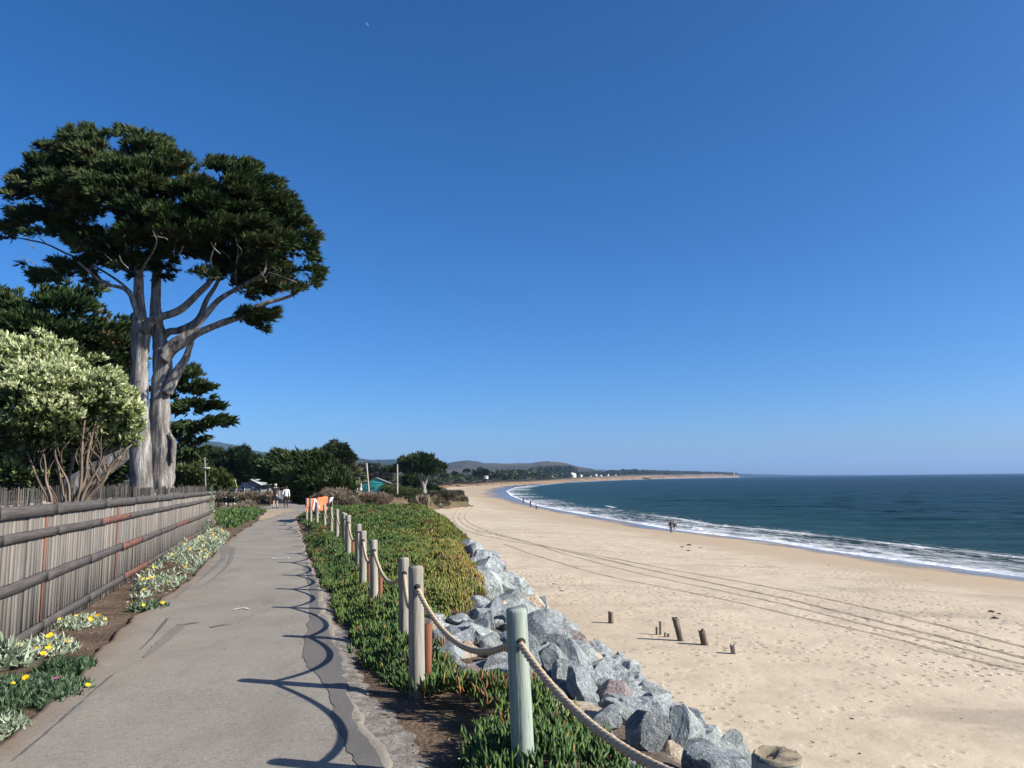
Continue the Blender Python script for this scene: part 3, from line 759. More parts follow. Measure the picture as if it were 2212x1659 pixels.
# dry litter and pebbles beside the path
def litter(n, poly, size, stops_m, name, label, flat=True):
    poly = np.array(poly); x = rng.uniform(poly[:, 0].min(), poly[:, 0].max(), n); y = rng.uniform(poly[:, 1].min(), poly[:, 1].max(), n)
    k = inside(poly, x, y); x, y = x[k], y[k]; z = land(x, y) + 0.012; n = len(x)
    a = rng.uniform(0, 2 * pi, n)
    return tag(blades(name, np.stack([x, y, z], -1), np.stack([np.cos(a), np.sin(a), rng.uniform(0, 0.5, n)], -1), size * rng.uniform(0.4, 1.6, n), size * rng.uniform(0.08, 0.25, n), rng.random(n), stops_m), label, 'litter', None, 'stuff')
DRYM = m_leaf('dry_litter', [(0, (0.10, 0.06, 0.035)), (0.5, (0.24, 0.16, 0.09)), (0.85, (0.40, 0.32, 0.22)), (1, (0.55, 0.5, 0.42))], 0.4, 0.8, 0.0)
edge_poly = [(path_r(y_) - 0.02, y_) for y_ in np.linspace(3, 30, 40)] + [(path_r(y_) + 0.75, y_) for y_ in np.linspace(30, 3, 40)]
litter(9000, edge_poly, 0.045, DRYM, 'dry_litter', 'dry stems and leaf litter along the broken right edge of the path')
FA, FB = np.array([-4.6, 6.9]), np.array([-10.65, 27.7])
FD = (FB - FA) / np.linalg.norm(FB - FA); FN = np.array([FD[1], -FD[0]])
def fl(s, off=0.0): return FA + FD * s + FN * off
verge = [tuple(fl(s_, 0.0)) for s_ in np.linspace(-5, 21.5, 12)] + [(path_l(y_) + 0.1, y_) for y_ in np.linspace(26.5, 2.5, 25)]
litter(7000, verge, 0.035, DRYM, 'dry_litter', 'scattered dry litter and shell chips on the bare soil under the fence')

# silver leaved flowers along the fence
SIL = m_leaf('silver_leaf', [(0, (0.035, 0.075, 0.03)), (0.35, (0.13, 0.19, 0.11)), (0.7, (0.30, 0.36, 0.25)), (1, (0.46, 0.49, 0.37))], 0.25, 0.6, 0.2)
YEL = m_simple('yellow_petal', [(0.3, (0.75, 0.42, 0.01)), (0.7, (0.80, 0.56, 0.02))], 30, rough=0.5)
PNK = m_simple('pink_petal', [(0.3, (0.55, 0.08, 0.28)), (0.7, (0.65, 0.16, 0.38))], 30, rough=0.5)
def flower_mb(mb, p, r, axis, npet=11):
    axis = unit(np.array(axis, float)); s = unit(np.cross(axis, [0.3, 0.2, 0.9])); t_ = np.cross(axis, s)
    for q in range(npet):
        a = q * 2 * pi / npet; d = s * cos(a) + t_ * sin(a); e = -s * sin(a) + t_ * cos(a)
        mb.add([p, p + d * r * 0.6 + e * r * 0.24 + axis * r * 0.22, p + d * r + axis * r * 0.18, p + d * r * 0.6 - e * r * 0.24 + axis * r * 0.22], [[0, 1, 2, 3]])
def plant(name, cx, cy, rx, n, h, ln, tlo, thi, nfl, label, cat='plant', kind=None, poly=None, seed=0, pink=0):
    if poly is None:
        a = rng.uniform(0, 2 * pi, n); r = np.sqrt(rng.random(n)); x, y = cx + rx * r * np.cos(a), cy + rx * r * np.sin(a); dome = 1 - r ** 2
    else:
        poly = np.array(poly); x = rng.uniform(poly[:, 0].min(), poly[:, 0].max(), n); y = rng.uniform(poly[:, 1].min(), poly[:, 1].max(), n)
        k = inside(poly, x, y) & (fbm(x * 1.8, y * 1.8, 0, 3, 7) > -0.28); x, y = x[k], y[k]; n = len(x); dome = sstep(0, 0.45, segdist(poly, x, y))
        cx, cy = x.mean(), y.mean()
    z = land(x, y) + h * dome * np.clip(0.55 + 0.8 * fbm(x * 2, y * 2, 0, 3, 9 + seed), 0.05, 1.2) * rng.uniform(0.5, 1, n)
    root = empty(name, (cx, cy, gz(cx, cy)), label, cat)
    if kind: root['kind'] = kind
    i = np.repeat(np.arange(n), 5); m_ = len(i); a = rng.uniform(0, 2 * pi, m_); tl = rng.uniform(0.2, 1.35, m_)
    D = np.stack([np.cos(a) * np.sin(tl), np.sin(a) * np.sin(tl), np.cos(tl)], -1)
    o = blades('foliage', np.stack([x, y, z], -1)[i] + rng.normal(0, 0.012, (m_, 3)), D, ln * rng.uniform(0.6, 1.25, m_), ln * 0.11 * rng.uniform(0.8, 1.3, m_), np.clip(rng.uniform(tlo, thi, m_) + 0.15 * fbm(x[i] * 2, y[i] * 2, 0, 2, 2), 0, 1), SIL, root)
    if kind: o['kind'] = kind
    if nfl:
        for q in range(nfl):
            j = rng.integers(0, n); p = np.array([x[j], y[j], z[j] + ln * 0.75]); mb = MB()
            flower_mb(mb, p, rng.uniform(0.020, 0.034), [rng.normal(0.25, 0.3), rng.normal(-0.45, 0.3), 1])
            f_ = mb.build('flower', PNK if q < pink else YEL, root)
            if q < pink: f_['label'] = 'pink flower'
    return root
dense = [tuple(fl(s_, 0.04)) for s_ in np.linspace(7.2, 20.8, 10)] + wp((492, 1150), (497, 1160), (470, 1190), (440, 1215), (412, 1250), (385, 1268), (340, 1288), (300, 1303), (275, 1308))
plant('silver_ground_cover', 0, 0, 0, 8200, 0.42, 0.105, 0.40, 1.0, 60, 'dense bank of silver leaved plants with yellow flowers along the fence foot', 'ground cover', 'stuff', dense)
plant('ice_plant_clump', *px_ground(38, 1508)[:2], 0.50, 700, 0.15, 0.07, 0.0, 0.42, 12, 'low green clump with yellow and pink flowers at the near end of the fence', pink=2)
plant('dark_clump', *px_ground(140, 1453)[:2], 0.24, 130, 0.10, 0.08, 0.0, 0.2, 0, 'small dark green tuft at the edge of the path behind the pink flowers')
plant('silver_clump', *px_ground(92, 1412)[:2], 0.30, 230, 0.24, 0.075, 0.4, 1.0, 14, 'silver clump with many yellow flowers against the lower fence rail')
plant('silver_clump', *px_ground(165, 1352)[:2], 0.32, 200, 0.24, 0.075, 0.45, 1.0, 8, 'silver clump with few yellow flowers before the second red batten')
plant('silver_clump', *px_ground(15, 1445)[:2], 0.18, 45, 0.25, 0.16, 0.5, 1.0, 0, 'tall pale sprig growing against the left end of the fence')
plant('silver_clump', *px_ground(0, 1585)[:2], 0.17, 120, 0.12, 0.06, 0.4, 0.9, 0, 'grey green tuft at the very bottom left edge of the verge')
plant('silver_clump', *px_ground(322, 1318)[:2], 0.22, 90, 0.10, 0.10, 0.1, 0.6, 2, 'small green tuft on bare soil in front of the silver bank')
# ------------------------------------------------------------------ the plank fence
def m_plank(name, stops, island, streak=(1, 1, 0.06), sc=26):
    t = NT(name); c = t.coord('Object', streak)
    f = t.noise(c, sc, 6, 0.75, 0.4); big = t.noise(t.coord('Object', (1, 1, 0.4)), 1.3, 5, 0.6)
    col = t.ramp(t.math('ADD', t.math('MULTIPLY', f, 0.7), t.math('MULTIPLY', big, 0.3)), stops)
    col = vary(t, col, island)
    r = t.geo('Random Per Island')
    col = t.mix(t.ramp(r, [(0.80, 0.0), (0.86, 0.3)]), col, (0.24, 0.185, 0.135))
    stain = t.ramp(t.noise(t.coord('Object', (1, 1, 0.10)), 30, 4, 0.8), [(0.62, 0.0), (0.74, 0.7)])
    col = t.mix(stain, col, (0.38, 0.355, 0.315))
    drk = t.ramp(t.noise(t.coord('Object', (1, 1, 0.12)), 22, 4, 0.8), [(0.28, 0.75), (0.40, 0.0)])
    col = t.mix(drk, col, (0.05, 0.045, 0.04))
    return t.fin(col, 0.85, t.bump(f, 0.7, 0.006), 0.2)
BOARD = m_plank('weathered_board', [(0.3, (0.085, 0.077, 0.069)), (0.5, (0.165, 0.149, 0.132)), (0.7, (0.25, 0.228, 0.20))], 0.24)
RAILM = m_simple('dark_rail', [(0.3, (0.052, 0.047, 0.044)), (0.5, (0.075, 0.068, 0.064)), (0.72, (0.11, 0.10, 0.093))], 4, (0.7, 0.7, 14), 0.85, 0.15, 0.003, 0.2, 0.2, 8, 30)
REDM = m_simple('red_wood', [(0.3, (0.12, 0.06, 0.042)), (0.7, (0.22, 0.105, 0.068))], 6, (1, 1, 0.4), 0.8, 0.4, 0.005, 0.15, 0.25)
REDR = m_simple('red_rail', [(0.3, (0.085, 0.04, 0.032)), (0.7, (0.19, 0.09, 0.065))], 6, (1, 1, 4), 0.8, 0.4, 0.005, 0.15, 0.25)
ax3 = [[FD[0], FD[1], 0], [FN[0], FN[1], 0], [0, 0, 1]]
S0, S1 = -6.2, 21.7
fence = empty('plank_fence', (*fl(S0), 0), 'long weathered grey plank fence with four dark horizontal rails along the path', 'fence')
b = MB(); s_ = S0; q = 0
def ftop(s_): return 1.435 - 0.006 * max(s_, 0) + 0.012 * sin(s_ * 1.7)
reds = [1.55, 5.25, -2.3]
while s_ < S1:
    wd = rng.uniform(0.095, 0.14) if rng.random() < 0.8 else rng.uniform(0.05, 0.07)
    gap = rng.uniform(0.001, 0.006) if rng.random() < 0.9 else rng.uniform(0.008, 0.014)
    p = fl(s_ + wd / 2, rng.normal(0, 0.004)); g = gz(*p)
    h = ftop(s_) - 0.02 + rng.normal(0, 0.012)
    b.box((p[0], p[1], g - 0.06 + (h + 0.06) / 2), (wd, 0.018, h + 0.06), ax3, 0.0016)
    s_ += wd + gap
b.build('board_panel', BOARD, fence)
for r_ in reds:
    b = MB(); p = fl(r_, 0.014); h = ftop(r_) - 0.03
    b.box((p[0], p[1], h / 2 - 0.03), (0.075, 0.012, h + 0.06), ax3, 0.001)
    tag(b.build('batten', REDM, fence), 'reddish vertical batten')
k_ = 0
for row, (z0, hh, tk) in enumerate([(1.385, 0.112, 0.036), (1.138, 0.084, 0.032), (0.67, 0.098, 0.032), (0.160, 0.094, 0.032)]):
    s_ = S0 + row * 0.37 - 0.3
    while s_ < S1:
        e = min(s_ + rng.uniform(1.7, 2.5), S1 + 0.06)
        if S1 - e < 0.5: e = S1 + 0.06
        red = (row, k_ % 7) in ((1, 5), (2, 2), (2, 6), (3, 5), (3, 1)) and s_ > 4
        za, zb_ = z0 - 0.006 * max(s_, 0) * (z0 / 1.42) + rng.normal(0, 0.004), z0 - 0.006 * max(e, 0) * (z0 / 1.42) + rng.normal(0, 0.004)
        A, B = fl(s_, 0.034 + rng.normal(0, 0.003)), fl(e - 0.006, 0.034)
        b = MB(); nseg = 8; P = np.linspace([*A, za], [*B, zb_], nseg + 1)
        P[:, 2] += 0.006 * fbm(np.linspace(0, 2, nseg + 1) + k_, row, 0, 2, 3); P[:, :2] += FN * (0.006 * fbm(np.linspace(0, 2, nseg + 1) + k_, row + 5, 0, 2, 4))[:, None]
        V = []
        for i_ in range(nseg + 1):
            jt = 0.004 * fbm(i_ * 0.9 + k_ * 3, row * 2.0, 0, 3, 6)
            for (dy_, dz_) in ((-tk / 2, -hh / 2), (tk / 2, -hh / 2 + jt), (tk / 2 - 0.002, hh / 2 - 0.003), (-tk / 2, hh / 2 + jt)):
                V.append([*(P[i_, :2] + FN * dy_), P[i_, 2] + dz_])
        F_ = []
        for i_ in range(nseg):
            for j_ in range(4): F_.append([i_ * 4 + j_, i_ * 4 + (j_ + 1) % 4, (i_ + 1) * 4 + (j_ + 1) % 4, (i_ + 1) * 4 + j_])
        F_ += [[3, 2, 1, 0], [nseg * 4 + v_ for v_ in (0, 1, 2, 3)]]
        b.add(V, F_)
        o = b.build('rail', REDR if red else RAILM, fence)
        if red: o['label'] = 'reddish newer rail'
        s_ = e; k_ += 1
# vine near the far end
def vine():
    P = []
    for s0_, z0_ in ((19.2, 1.35), (19.6, 0.75), (19.4, 0.25), (19.0, 1.0), (17.9, 0.28)):
        for _ in range(26):
            p = fl(s0_ + rng.normal(0, 0.16), 0.075 + rng.random() * 0.05); P.append([p[0], p[1], z0_ + rng.normal(0, 0.11)])
    P = np.array(P); i = np.repeat(np.arange(len(P)), 4); D = rng.normal(size=(len(i), 3)) + np.array([0.8, -0.4, 0.2])
    tag(blades('creeper', P[i] + rng.normal(0, 0.02, (len(i), 3)), D, rng.uniform(0.04, 0.09, len(i)), rng.uniform(0.01, 0.02, len(i)), rng.uniform(0.0, 0.9, len(i)), SIL, None, P.mean(0)),
        'thin leafy creeper climbing the far end of the plank fence', 'plant')
vine()

# ------------------------------------------------------------------ picket fence behind
GREYP = m_plank('grape_stake', [(0.3, (0.018, 0.017, 0.016)), (0.5, (0.042, 0.039, 0.036)), (0.7, (0.10, 0.094, 0.086))], 0.5)
def picket(a, b_, label, posts, hz):
    a, b_ = np.array(a, float), np.array(b_, float); d = b_ - a; L = np.linalg.norm(d); d /= L; nn = np.array([d[1], -d[0]])
    root = empty('picket_fence', (a[0], a[1], 0), label, 'fence')
    x3 = [[d[0], d[1], 0], [nn[0], nn[1], 0], [0, 0, 1]]
    m_ = MB(); s_ = 0
    while s_ < L:
        p = a + d * s_; h = hz + rng.normal(0, 0.025); g = gz(*p)
        c = np.array([p[0], p[1], (g + h) / 2]); m_.box(c, (0.032, 0.02, h - g), x3, 0.002); s_ += 0.068
    m_.build('picket_panel', GREYP, root)
    for z_ in (hz - 0.28, 0.5):
        m_ = MB(); m_.bar([*(a - nn * 0.04), z_], [*(b_ - nn * 0.04), z_], 0.09, 0.04); m_.build('rail', RAILM, root)
    for s_ in posts:
        p = a + d * s_ - nn * 0.03; m_ = MB(); m_.box((p[0], p[1], (hz + 0.04) / 2 - 0.1), (0.09, 0.09, hz + 0.24), x3, 0.003); m_.build('post', GREYP, root)
p0, p1, p2 = at(-60, 1049, 19.0), at(284, 1044, 24.0), at(448, 1050, 30.5)
picket(p0[:2], p1[:2], 'dark stake fence behind the flowering shrub', [0.9, 1.7, 3.4, 5.0], 1.54)
picket(p1[:2] + [0.05, 0.05], p2[:2], 'short run of grey stakes in front of the twin cypress trunks', [0.1, 4.5, 7.0], 1.47)

# ------------------------------------------------------------------ roped posts
def m_post(name, stops, green):
    t = NT(name); c = t.coord('Object', (1, 1, 0.05))
    f = t.noise(c, 38, 6, 0.75, 0.5); big = t.noise(t.coord('Object', (1, 1, 0.35)), 3.0, 5, 0.65)
    oi = t.n('ShaderNodeObjectInfo').outputs['Random']
    col = t.ramp(f, stops)
    col = t.mix(t.ramp(big, [(0.35, 0.0), (0.7, green)]), col, (0.27, 0.33, 0.27))
    crack = t.ramp(t.noise(t.coord('Object', (1, 1, 0.03)), 34, 4, 0.75), [(0.34, 0.95), (0.43, 0.0)])
    col = t.mix(crack, col, (0.05, 0.045, 0.04))
    z = t.n('ShaderNodeSeparateXYZ', {0: t.n('ShaderNodeTexCoord').outputs['Object']}).outputs[2]
    col = t.mix(t.ramp(t.math('ADD', z, t.math('MULTIPLY', big, 0.15)), [(0.08, 0.55), (0.22, 0.0)]), col, (0.16, 0.12, 0.085))
    v = t.madd(oi, 0.35, 0.80)
    col = t.mix(1.0, col, t.n('ShaderNodeCombineColor', {0: v, 1: v, 2: v}).outputs[0], 'MULTIPLY')
    nrm = t.bump(t.math('SUBTRACT', f, t.math('MULTIPLY', crack, 0.8)), 0.7, 0.006)
    return t.fin(col, 0.85, nrm, 0.2)
POSTM = m_post('weathered_post', [(0.3, (0.14, 0.122, 0.098)), (0.5, (0.255, 0.23, 0.19)), (0.72, (0.38, 0.35, 0.30))], 0.22)
POSTG = m_post('green_treated_post', [(0.3, (0.16, 0.19, 0.16)), (0.5, (0.29, 0.34, 0.29)), (0.72, (0.42, 0.47, 0.41))], 0.6)
DARKM = m_simple('hole_shade', [(0.3, (0.012, 0.010, 0.008)), (0.7, (0.03, 0.025, 0.02))], 20)
ENDG = m_simple('end_grain', [(0.3, (0.16, 0.13, 0.09)), (0.7, (0.32, 0.27, 0.19))], 25, rough=0.9, bump=0.5, bdist=0.006)
STAKE = m_simple('rusty_stake', [(0.3, (0.115, 0.042, 0.022)), (0.7, (0.22, 0.085, 0.042))], 9, (1, 1, 0.2), 0.75, 0.4, 0.004)
# px of the axis, y, top height z, diameter, lean (x), hole below the top
POSTS = [(1680, 2.05, 0.955, 0.130, 0.00, 0.13), (1115, 4.30, 0.945, 0.117, -0.035, 0.165), (898, 6.10, 0.980, 0.121, -0.015, 0.15), (872, 7.90, 0.868, 0.112, -0.015, 0.15),
    (807, 9.75, 0.905, 0.101, -0.02, 0.13), (784, 11.5, 0.905, 0.110, -0.01, 0.14), (774, 13.2, 0.909, 0.108, -0.01, 0.14), (752, 15.1, 0.976, 0.113, -0.015, 0.15), (744, 17.0, 0.93, 0.106, -0.05, 0.14),
    (740, 18.9, 0.87, 0.100, -0.09, 0.16), (728, 20.8, 0.875, 0.103, -0.01, 0.15), (715.6, 22.7, 0.865, 0.104, -0.01, 0.15), (701, 24.8, 0.874, 0.102, -0.02, 0.14), (685, 26.8, 0.89, 0.105, -0.01, 0.14), (671, 28.6, 0.99, 0.112, -0.02, 0.16), (663, 30.4, 0.96, 0.106, 0.0, 0.15)]
ORD = ['', 'nearest whole', 'second', 'third', 'fourth', 'fifth', 'sixth', 'seventh', 'eighth', 'ninth', 'tenth', 'eleventh', 'twelfth', 'thirteenth', 'fourteenth', 'last']
PLBL = {0: 'weathered post with a hollow rotted top at the lower right corner', 1: 'pale green round rope post, the nearest that shows its full height', 2: 'grey cracked rope post, second along the row, with a rusty stake',
    9: 'strongly tilted grey rope post about halfway along the row', 14: 'taller rope post right beside the orange netting', 15: 'rope post at the far end of the row partly behind the orange netting'}
holes = []
for i_, (px, Y, zt, D_, ln, hd) in enumerate(POSTS):
    tp = at_z(px, Y, zt)
    g = gz(tp[0] - ln, Y)
    lab = PLBL.get(i_) or '%s grey wooden rope post along the ice plant, counted from the viewer' % ORD[i_]
    base = np.array([tp[0] - ln, Y, g])
    root = empty('rope_post', base, lab, 'post', 'wooden posts carrying the thick rope')
    H = zt - g; axis = (tp - base)
    zz = np.array([-0.18, 0.0, 0.25, 0.5, 0.75, 0.93, 0.985, 1.0]); rd = D_ / 2 * np.array([1.04, 1.04, 1.02, 1.0, 0.985, 0.98, 0.97, 0.90])
    n_ = 20; m_ = MB()
    pts = base + zz[:, None] * axis
    if i_ == 0:
        m_.tube(pts[:-1], rd[:-1], n_, False, 0.05, i_, 0.012); m_.build('shaft', POSTM, root, smooth=True)
        m2 = MB(); aa = np.arange(n_) * 2 * pi / n_
        Vt = []
        for rr_, lo_, am in ((0.985, 0.0, 0.0015), (0.93, -0.006, 0.003), (0.84, -0.008, 0.003), (0.74, 1.0, 0.004), (0.30, 0.8, 0.004), (0.02, 0.7, 0)):
            Vt += [tp + np.array([cos(a_) * rr_ * D_ / 2, sin(a_) * rr_ * D_ / 2, -0.014 * (1 if lo_ < 0.5 else 0) + (-lo_ if lo_ < 0.5 else -lo_ * (0.009 + 0.022 * max(0, cos(a_ - 2.6)))) + am * rng.normal()]) for a_ in aa]
        F_ = [[r_ * n_ + q, r_ * n_ + (q + 1) % n_, (r_ + 1) * n_ + (q + 1) % n_, (r_ + 1) * n_ + q] for r_ in range(5) for q in range(n_)]
        m2.add(Vt, F_); tag(m2.build('top', ENDG, root), 'hollow rotted top')
    else:
        m_.tube(pts, rd, n_, True, 0.05, i_, 0.010); m_.build('shaft', POSTG if i_ == 1 else POSTM, root, smooth=False)
    hp = base + axis * (1 - hd / H); holes.append((hp, root, D_))
ROPEM = m_simple('manila_rope', [(0.3, (0.36, 0.27, 0.17)), (0.7, (0.55, 0.44, 0.31))], 60, rough=0.85, bump=0.4, bdist=0.003, nrough=0.7)
rope = MB(); full = []
SAG = [0.155, 0.225, 0.24, 0.22, 0.22, 0.22, 0.23, 0.22, 0.2, 0.22, 0.22, 0.24, 0.22, 0.24, 0.2]
hp_pre = holes[0][0] + np.array([0.95, -1.6, 0.0])
chain_ = [hp_pre] + [h[0] for h in holes]; sags = [0.16] + SAG
for i_ in range(len(chain_) - 1):
    a_, b_ = chain_[i_], chain_[i_ + 1]; L = np.linalg.norm(b_ - a_); ns = max(int(L / 0.014), 30) if i_ < 5 else max(int(L / 0.022), 24)
    t_ = np.linspace(0, 1, ns, endpoint=False); P = a_ + (b_ - a_) * t_[:, None]; P[:, 2] -= 4 * sags[i_] * t_ * (1 - t_); full.append(P)
full.append(chain_[-1][None]); full = np.concatenate(full)
arc = np.concatenate([[0], np.cumsum(np.linalg.norm(np.diff(full, axis=0), axis=1))])
Tn = unit(np.gradient(full, axis=0)); sx = unit(np.cross(Tn, [0, 0, 1.0])); sy = np.cross(sx, Tn)
RR = 0.0165
for st in range(3):
    ph = arc / 0.135 * 2 * pi + st * 2 * pi / 3
    rope.tube(full + sx * (np.cos(ph) * RR * 0.62)[:, None] + sy * (np.sin(ph) * RR * 0.62)[:, None], RR * 0.66, 7, True)
tag(rope.build('rope', ROPEM, None, chain_[1], smooth=True), 'thick twisted tan rope sagging from post to post', 'rope')
for i_, (hp, root, D_) in enumerate(holes):
    if i_ > 9: continue
    pv = chain_[i_]; nx = chain_[min(i_ + 2, len(chain_) - 1)]
    d_ = unit(nx - pv); d_[2] = 0; d_ = unit(d_)
    m_ = MB(); m_.tube([hp - d_ * (D_ / 2 + 0.0015), hp + d_ * (D_ / 2 + 0.0015)], 0.024, 14); m_.build('rope_hole_plug', DARKM, root)  # solid dark stub, coloured as the shade inside the hole
STK = [(2, 0.53, 0.052), (4, 0.50, 0.048), (5, 0.52, 0.048), (7, 0.50, 0.05)]
for i_, h_, w_ in STK:
    px, Y = POSTS[i_][:2]; D_ = POSTS[i_][3]
    p = at_z(px, Y, POSTS[i_][2]); x_, y_ = p[0] + D_ / 2 + 0.032, Y + 0.05; g = gz(x_, y_)
    m_ = MB(); m_.box((x_, y_, g + h_ / 2 - 0.1), (w_, w_ * 0.55, h_ + 0.2), [[cos(0.35), sin(0.35), 0], [-sin(0.35), cos(0.35), 0], [0.01, 0, 1]], 0.0012)
    m_.box((x_ + 0.003, y_ + 0.012, g + h_ / 2 - 0.1), (w_ * 0.5, w_ * 0.5, h_ + 0.17), None, 0.001)
    tag(m_.build('stake', STAKE, None, (x_, y_, g)), 'rusty brown stake driven in beside the %s rope post' % ORD[i_], 'stake', 'rusty stakes bracing the rope posts')

# ------------------------------------------------------------------ riprap boulders
def m_rock(name, a, b_, c_, vein):
    t = NT(name); c = t.coord('Object'); oi = t.n('ShaderNodeObjectInfo').outputs['Random']
    loc = t.n('ShaderNodeVectorMath', {0: c, 1: t.n('ShaderNodeCombineXYZ', {0: t.math('MULTIPLY', oi, 37.0), 1: t.math('MULTIPLY', oi, 19.0), 2: oi}).outputs[0]}, operation='ADD').outputs[0]
    f = t.noise(loc, 1.7, 8, 0.68, 0.5); g = t.noise(loc, 6.5, 6, 0.7)
    col = t.ramp(f, [(0.28, a), (0.5, b_), (0.70, c_)])
    col = t.mix(t.ramp(g, [(0.30, 0.6), (0.48, 0.0)]), col, (0.06, 0.065, 0.068))
    vn = t.ramp(t.math('ABSOLUTE', t.math('SUBTRACT', t.noise(loc, 2.3, 5, 0.6, 1.2), 0.5)), [(0.0, vein), (0.018, 0.0)])
    col = t.mix(vn, col, (0.55, 0.55, 0.52))
    spk = t.ramp(t.noise(loc, 26, 3, 0.8), [(0.6, 0.0), (0.72, 0.4)]); col = t.mix(spk, col, (0.48, 0.47, 0.45))
    v = t.madd(oi, 0.5, 0.98)
    col = t.mix(1.0, col, t.n('ShaderNodeCombineColor', {0: v, 1: v, 2: v}).outputs[0], 'MULTIPLY')
    nrm = t.bump(t.math('ADD', t.noise(loc, 5, 9, 0.68), t.math('MULTIPLY', g, 0.3)), 0.9, 0.10)
    return t.fin(col, 0.85, nrm, 0.25)
ROCKM = {'blue grey': m_rock('blue_grey_rock', (0.11, 0.13, 0.14), (0.225, 0.25, 0.26), (0.37, 0.395, 0.395), 0.85), 'green grey': m_rock('green_grey_rock', (0.14, 0.16, 0.15), (0.27, 0.30, 0.285), (0.43, 0.46, 0.44), 0.7),
    'pinkish': m_rock('pink_rock', (0.16, 0.115, 0.105), (0.27, 0.215, 0.20), (0.40, 0.33, 0.30), 0.6), 'pale tan': m_rock('tan_rock', (0.20, 0.15, 0.10), (0.36, 0.29, 0.21), (0.50, 0.43, 0.34), 0.3)}
def rock_mesh(seed):
    r_ = np.random.default_rng(seed); bm = bmesh.new(); bmesh.ops.create_icosphere(bm, subdivisions=4, radius=1.0)
    V = np.array([v.co[:] for v in bm.verts]); 
    for _ in range(r_.integers(14, 24)):
        nn = unit(r_.normal(size=3)); dd = r_.uniform(0.46, 0.80); ov = np.maximum(V @ nn - dd, 0); V = V - ov[:, None] * nn
    V *= np.array([1.0, r_.uniform(0.68, 0.95), r_.uniform(0.55, 0.85)])
    nz = fbm(V[:, 0] * 2.2 + seed, V[:, 1] * 2.2, V[:, 2] * 2.2, 4, seed)
    V += unit(V) * (0.05 * nz)[:, None]
    V /= np.abs(V).max()
    for v, co_ in zip(bm.verts, V): v.co = co_
    me = bpy.data.meshes.new('boulder'); bm.to_mesh(me); bm.free()
    me.materials.append(ROCKM['blue grey']); return me
RM = [rock_mesh(100 + q) for q in range(22)]
cand = []
tot = 0
ys_ = rng.uniform(1.0, 28, 9000); us_ = rng.uniform(-1.2, 6.0, 9000)
cx_ = np.interp(ys_, COAST[:, 1], COAST[:, 0]) + us_; 
zc, sdc, dwc, uc, _ = land(cx_, ys_, True)
placed = []
def try_rock(x, y, z, sd, r, tight):
    for (a, b_, c_, q) in placed:
        if (a - x) ** 2 + (b_ - y) ** 2 + (c_ - z) ** 2 < (tight * (r + q)) ** 2: return False
    placed.append((x, y, z, r)); return True
for phase, (rlo, rhi, tight) in enumerate(((0.30, 0.40, 0.72), (0.21, 0.30, 0.72), (0.14, 0.21, 0.76), (0.09, 0.14, 0.8))):
    for x_, y_, z_, sd_, u_ in zip(cx_, ys_, zc, sdc, uc):
        if len(placed) > 400: break
        r_ = rng.uniform(rlo, rhi) * float(np.interp(y_, [4, 8, 14, 22], [0.62, 0.75, 0.95, 1.1]))
        if u_ > 1.0 or y_ > 27.5 or sd_ > 0.8: continue
        if u_ <= 0.06 and not (2.2 < y_ < 9.6 and r_ < 0.30): continue
        if sd_ > float(ice_edge(y_)) - 0.12 - 0.25 * r_ or (u_ > 0.97 and r_ > 0.5): continue
        w_ = np.array([x_, y_, z_ + 0.3]) - EYE; dp_ = w_ @ FW
        if dp_ < 0.8 or CX + FOC * (w_ @ RT) / dp_ > 2330 or CY - FOC * (w_ @ UP) / dp_ > 1800: continue
        if phase == 3 and (y_ > 18 or rng.random() < 0.6): continue
        try_rock(x_, y_, z_ + (-0.12 if u_ <= 0.06 else 0.24 if phase >= 2 else 0.12), sd_, r_, tight)
ys2 = rng.uniform(2.2, 10.8, 6000); xs2 = np.interp(ys2, COAST[:, 1], COAST[:, 0]) + rng.uniform(-0.9, 2.4, 6000); zc2, sdc2 = land(xs2, ys2, True)[:2]
for rlo, rhi, tight in ((0.13, 0.21, 0.72), (0.08, 0.13, 0.75)):
    for x_, y_, z_, sd_ in zip(xs2, ys2, zc2, sdc2):
        if sd_ > float(ice_edge(y_)) - 0.08: continue
        w_ = np.array([x_, y_, z_ + 0.3]) - EYE; dp_ = w_ @ FW
        if dp_ < 0.8 or CX + FOC * (w_ @ RT) / dp_ > 2260 or CY - FOC * (w_ @ UP) / dp_ > 1740: continue
        r_ = rng.uniform(rlo, rhi); try_rock(x_, y_, z_ + r_ * 0.25, sd_, r_, tight)
tones = list(ROCKM); info = []
for (x_, y_, z_, r_) in placed:
    tone = rng.choice(tones, p=[0.48, 0.38, 0.09, 0.05])
    sd_ = float(signed(COAST, np.array(x_), np.array(y_))[0]); 
    v = np.array([x_, y_, z_ + r_ * 0.3]) - EYE; v = np.array([v @ RT, v @ UP, v @ FW])
    if v[2] < 0.5: px_, py_ = 5000, 5000
    else: px_, py_ = CX + FOC * v[0] / v[2], CY - FOC * v[1] / v[2]
    if px_ > 2300 or py_ > 1850: continue
    size = 'large' if r_ > 0.30 else ('medium' if r_ > 0.20 else 'small')
    along_ = 'near the hollow post' if y_ < 8.5 else 'behind the nearest post' if (px_ < 1165 and y_ < 14) else 'under the sagging rope' if y_ < 13 else 'mid bank' if y_ < 18 else 'far along the bank' if y_ < 24 else 'at the bank tip'
    wd = float(np.interp(y_, COAST[:, 1], COAST[:, 2])); u_ = -sd_ / wd
    band = 'by the sand' if u_ > 0.72 else 'halfway down' if u_ > 0.38 else 'below the ice plant'
    info.append((x_, y_, z_, r_, tone, '%s %s boulder %s, %s' % (size, tone, along_, band)))
vis_rank = sorted(range(len(info)), key=lambda q: -info[q][3] / max(info[q][1], 1))
keep_, rest_ = vis_rank[:285], vis_rank[285:]
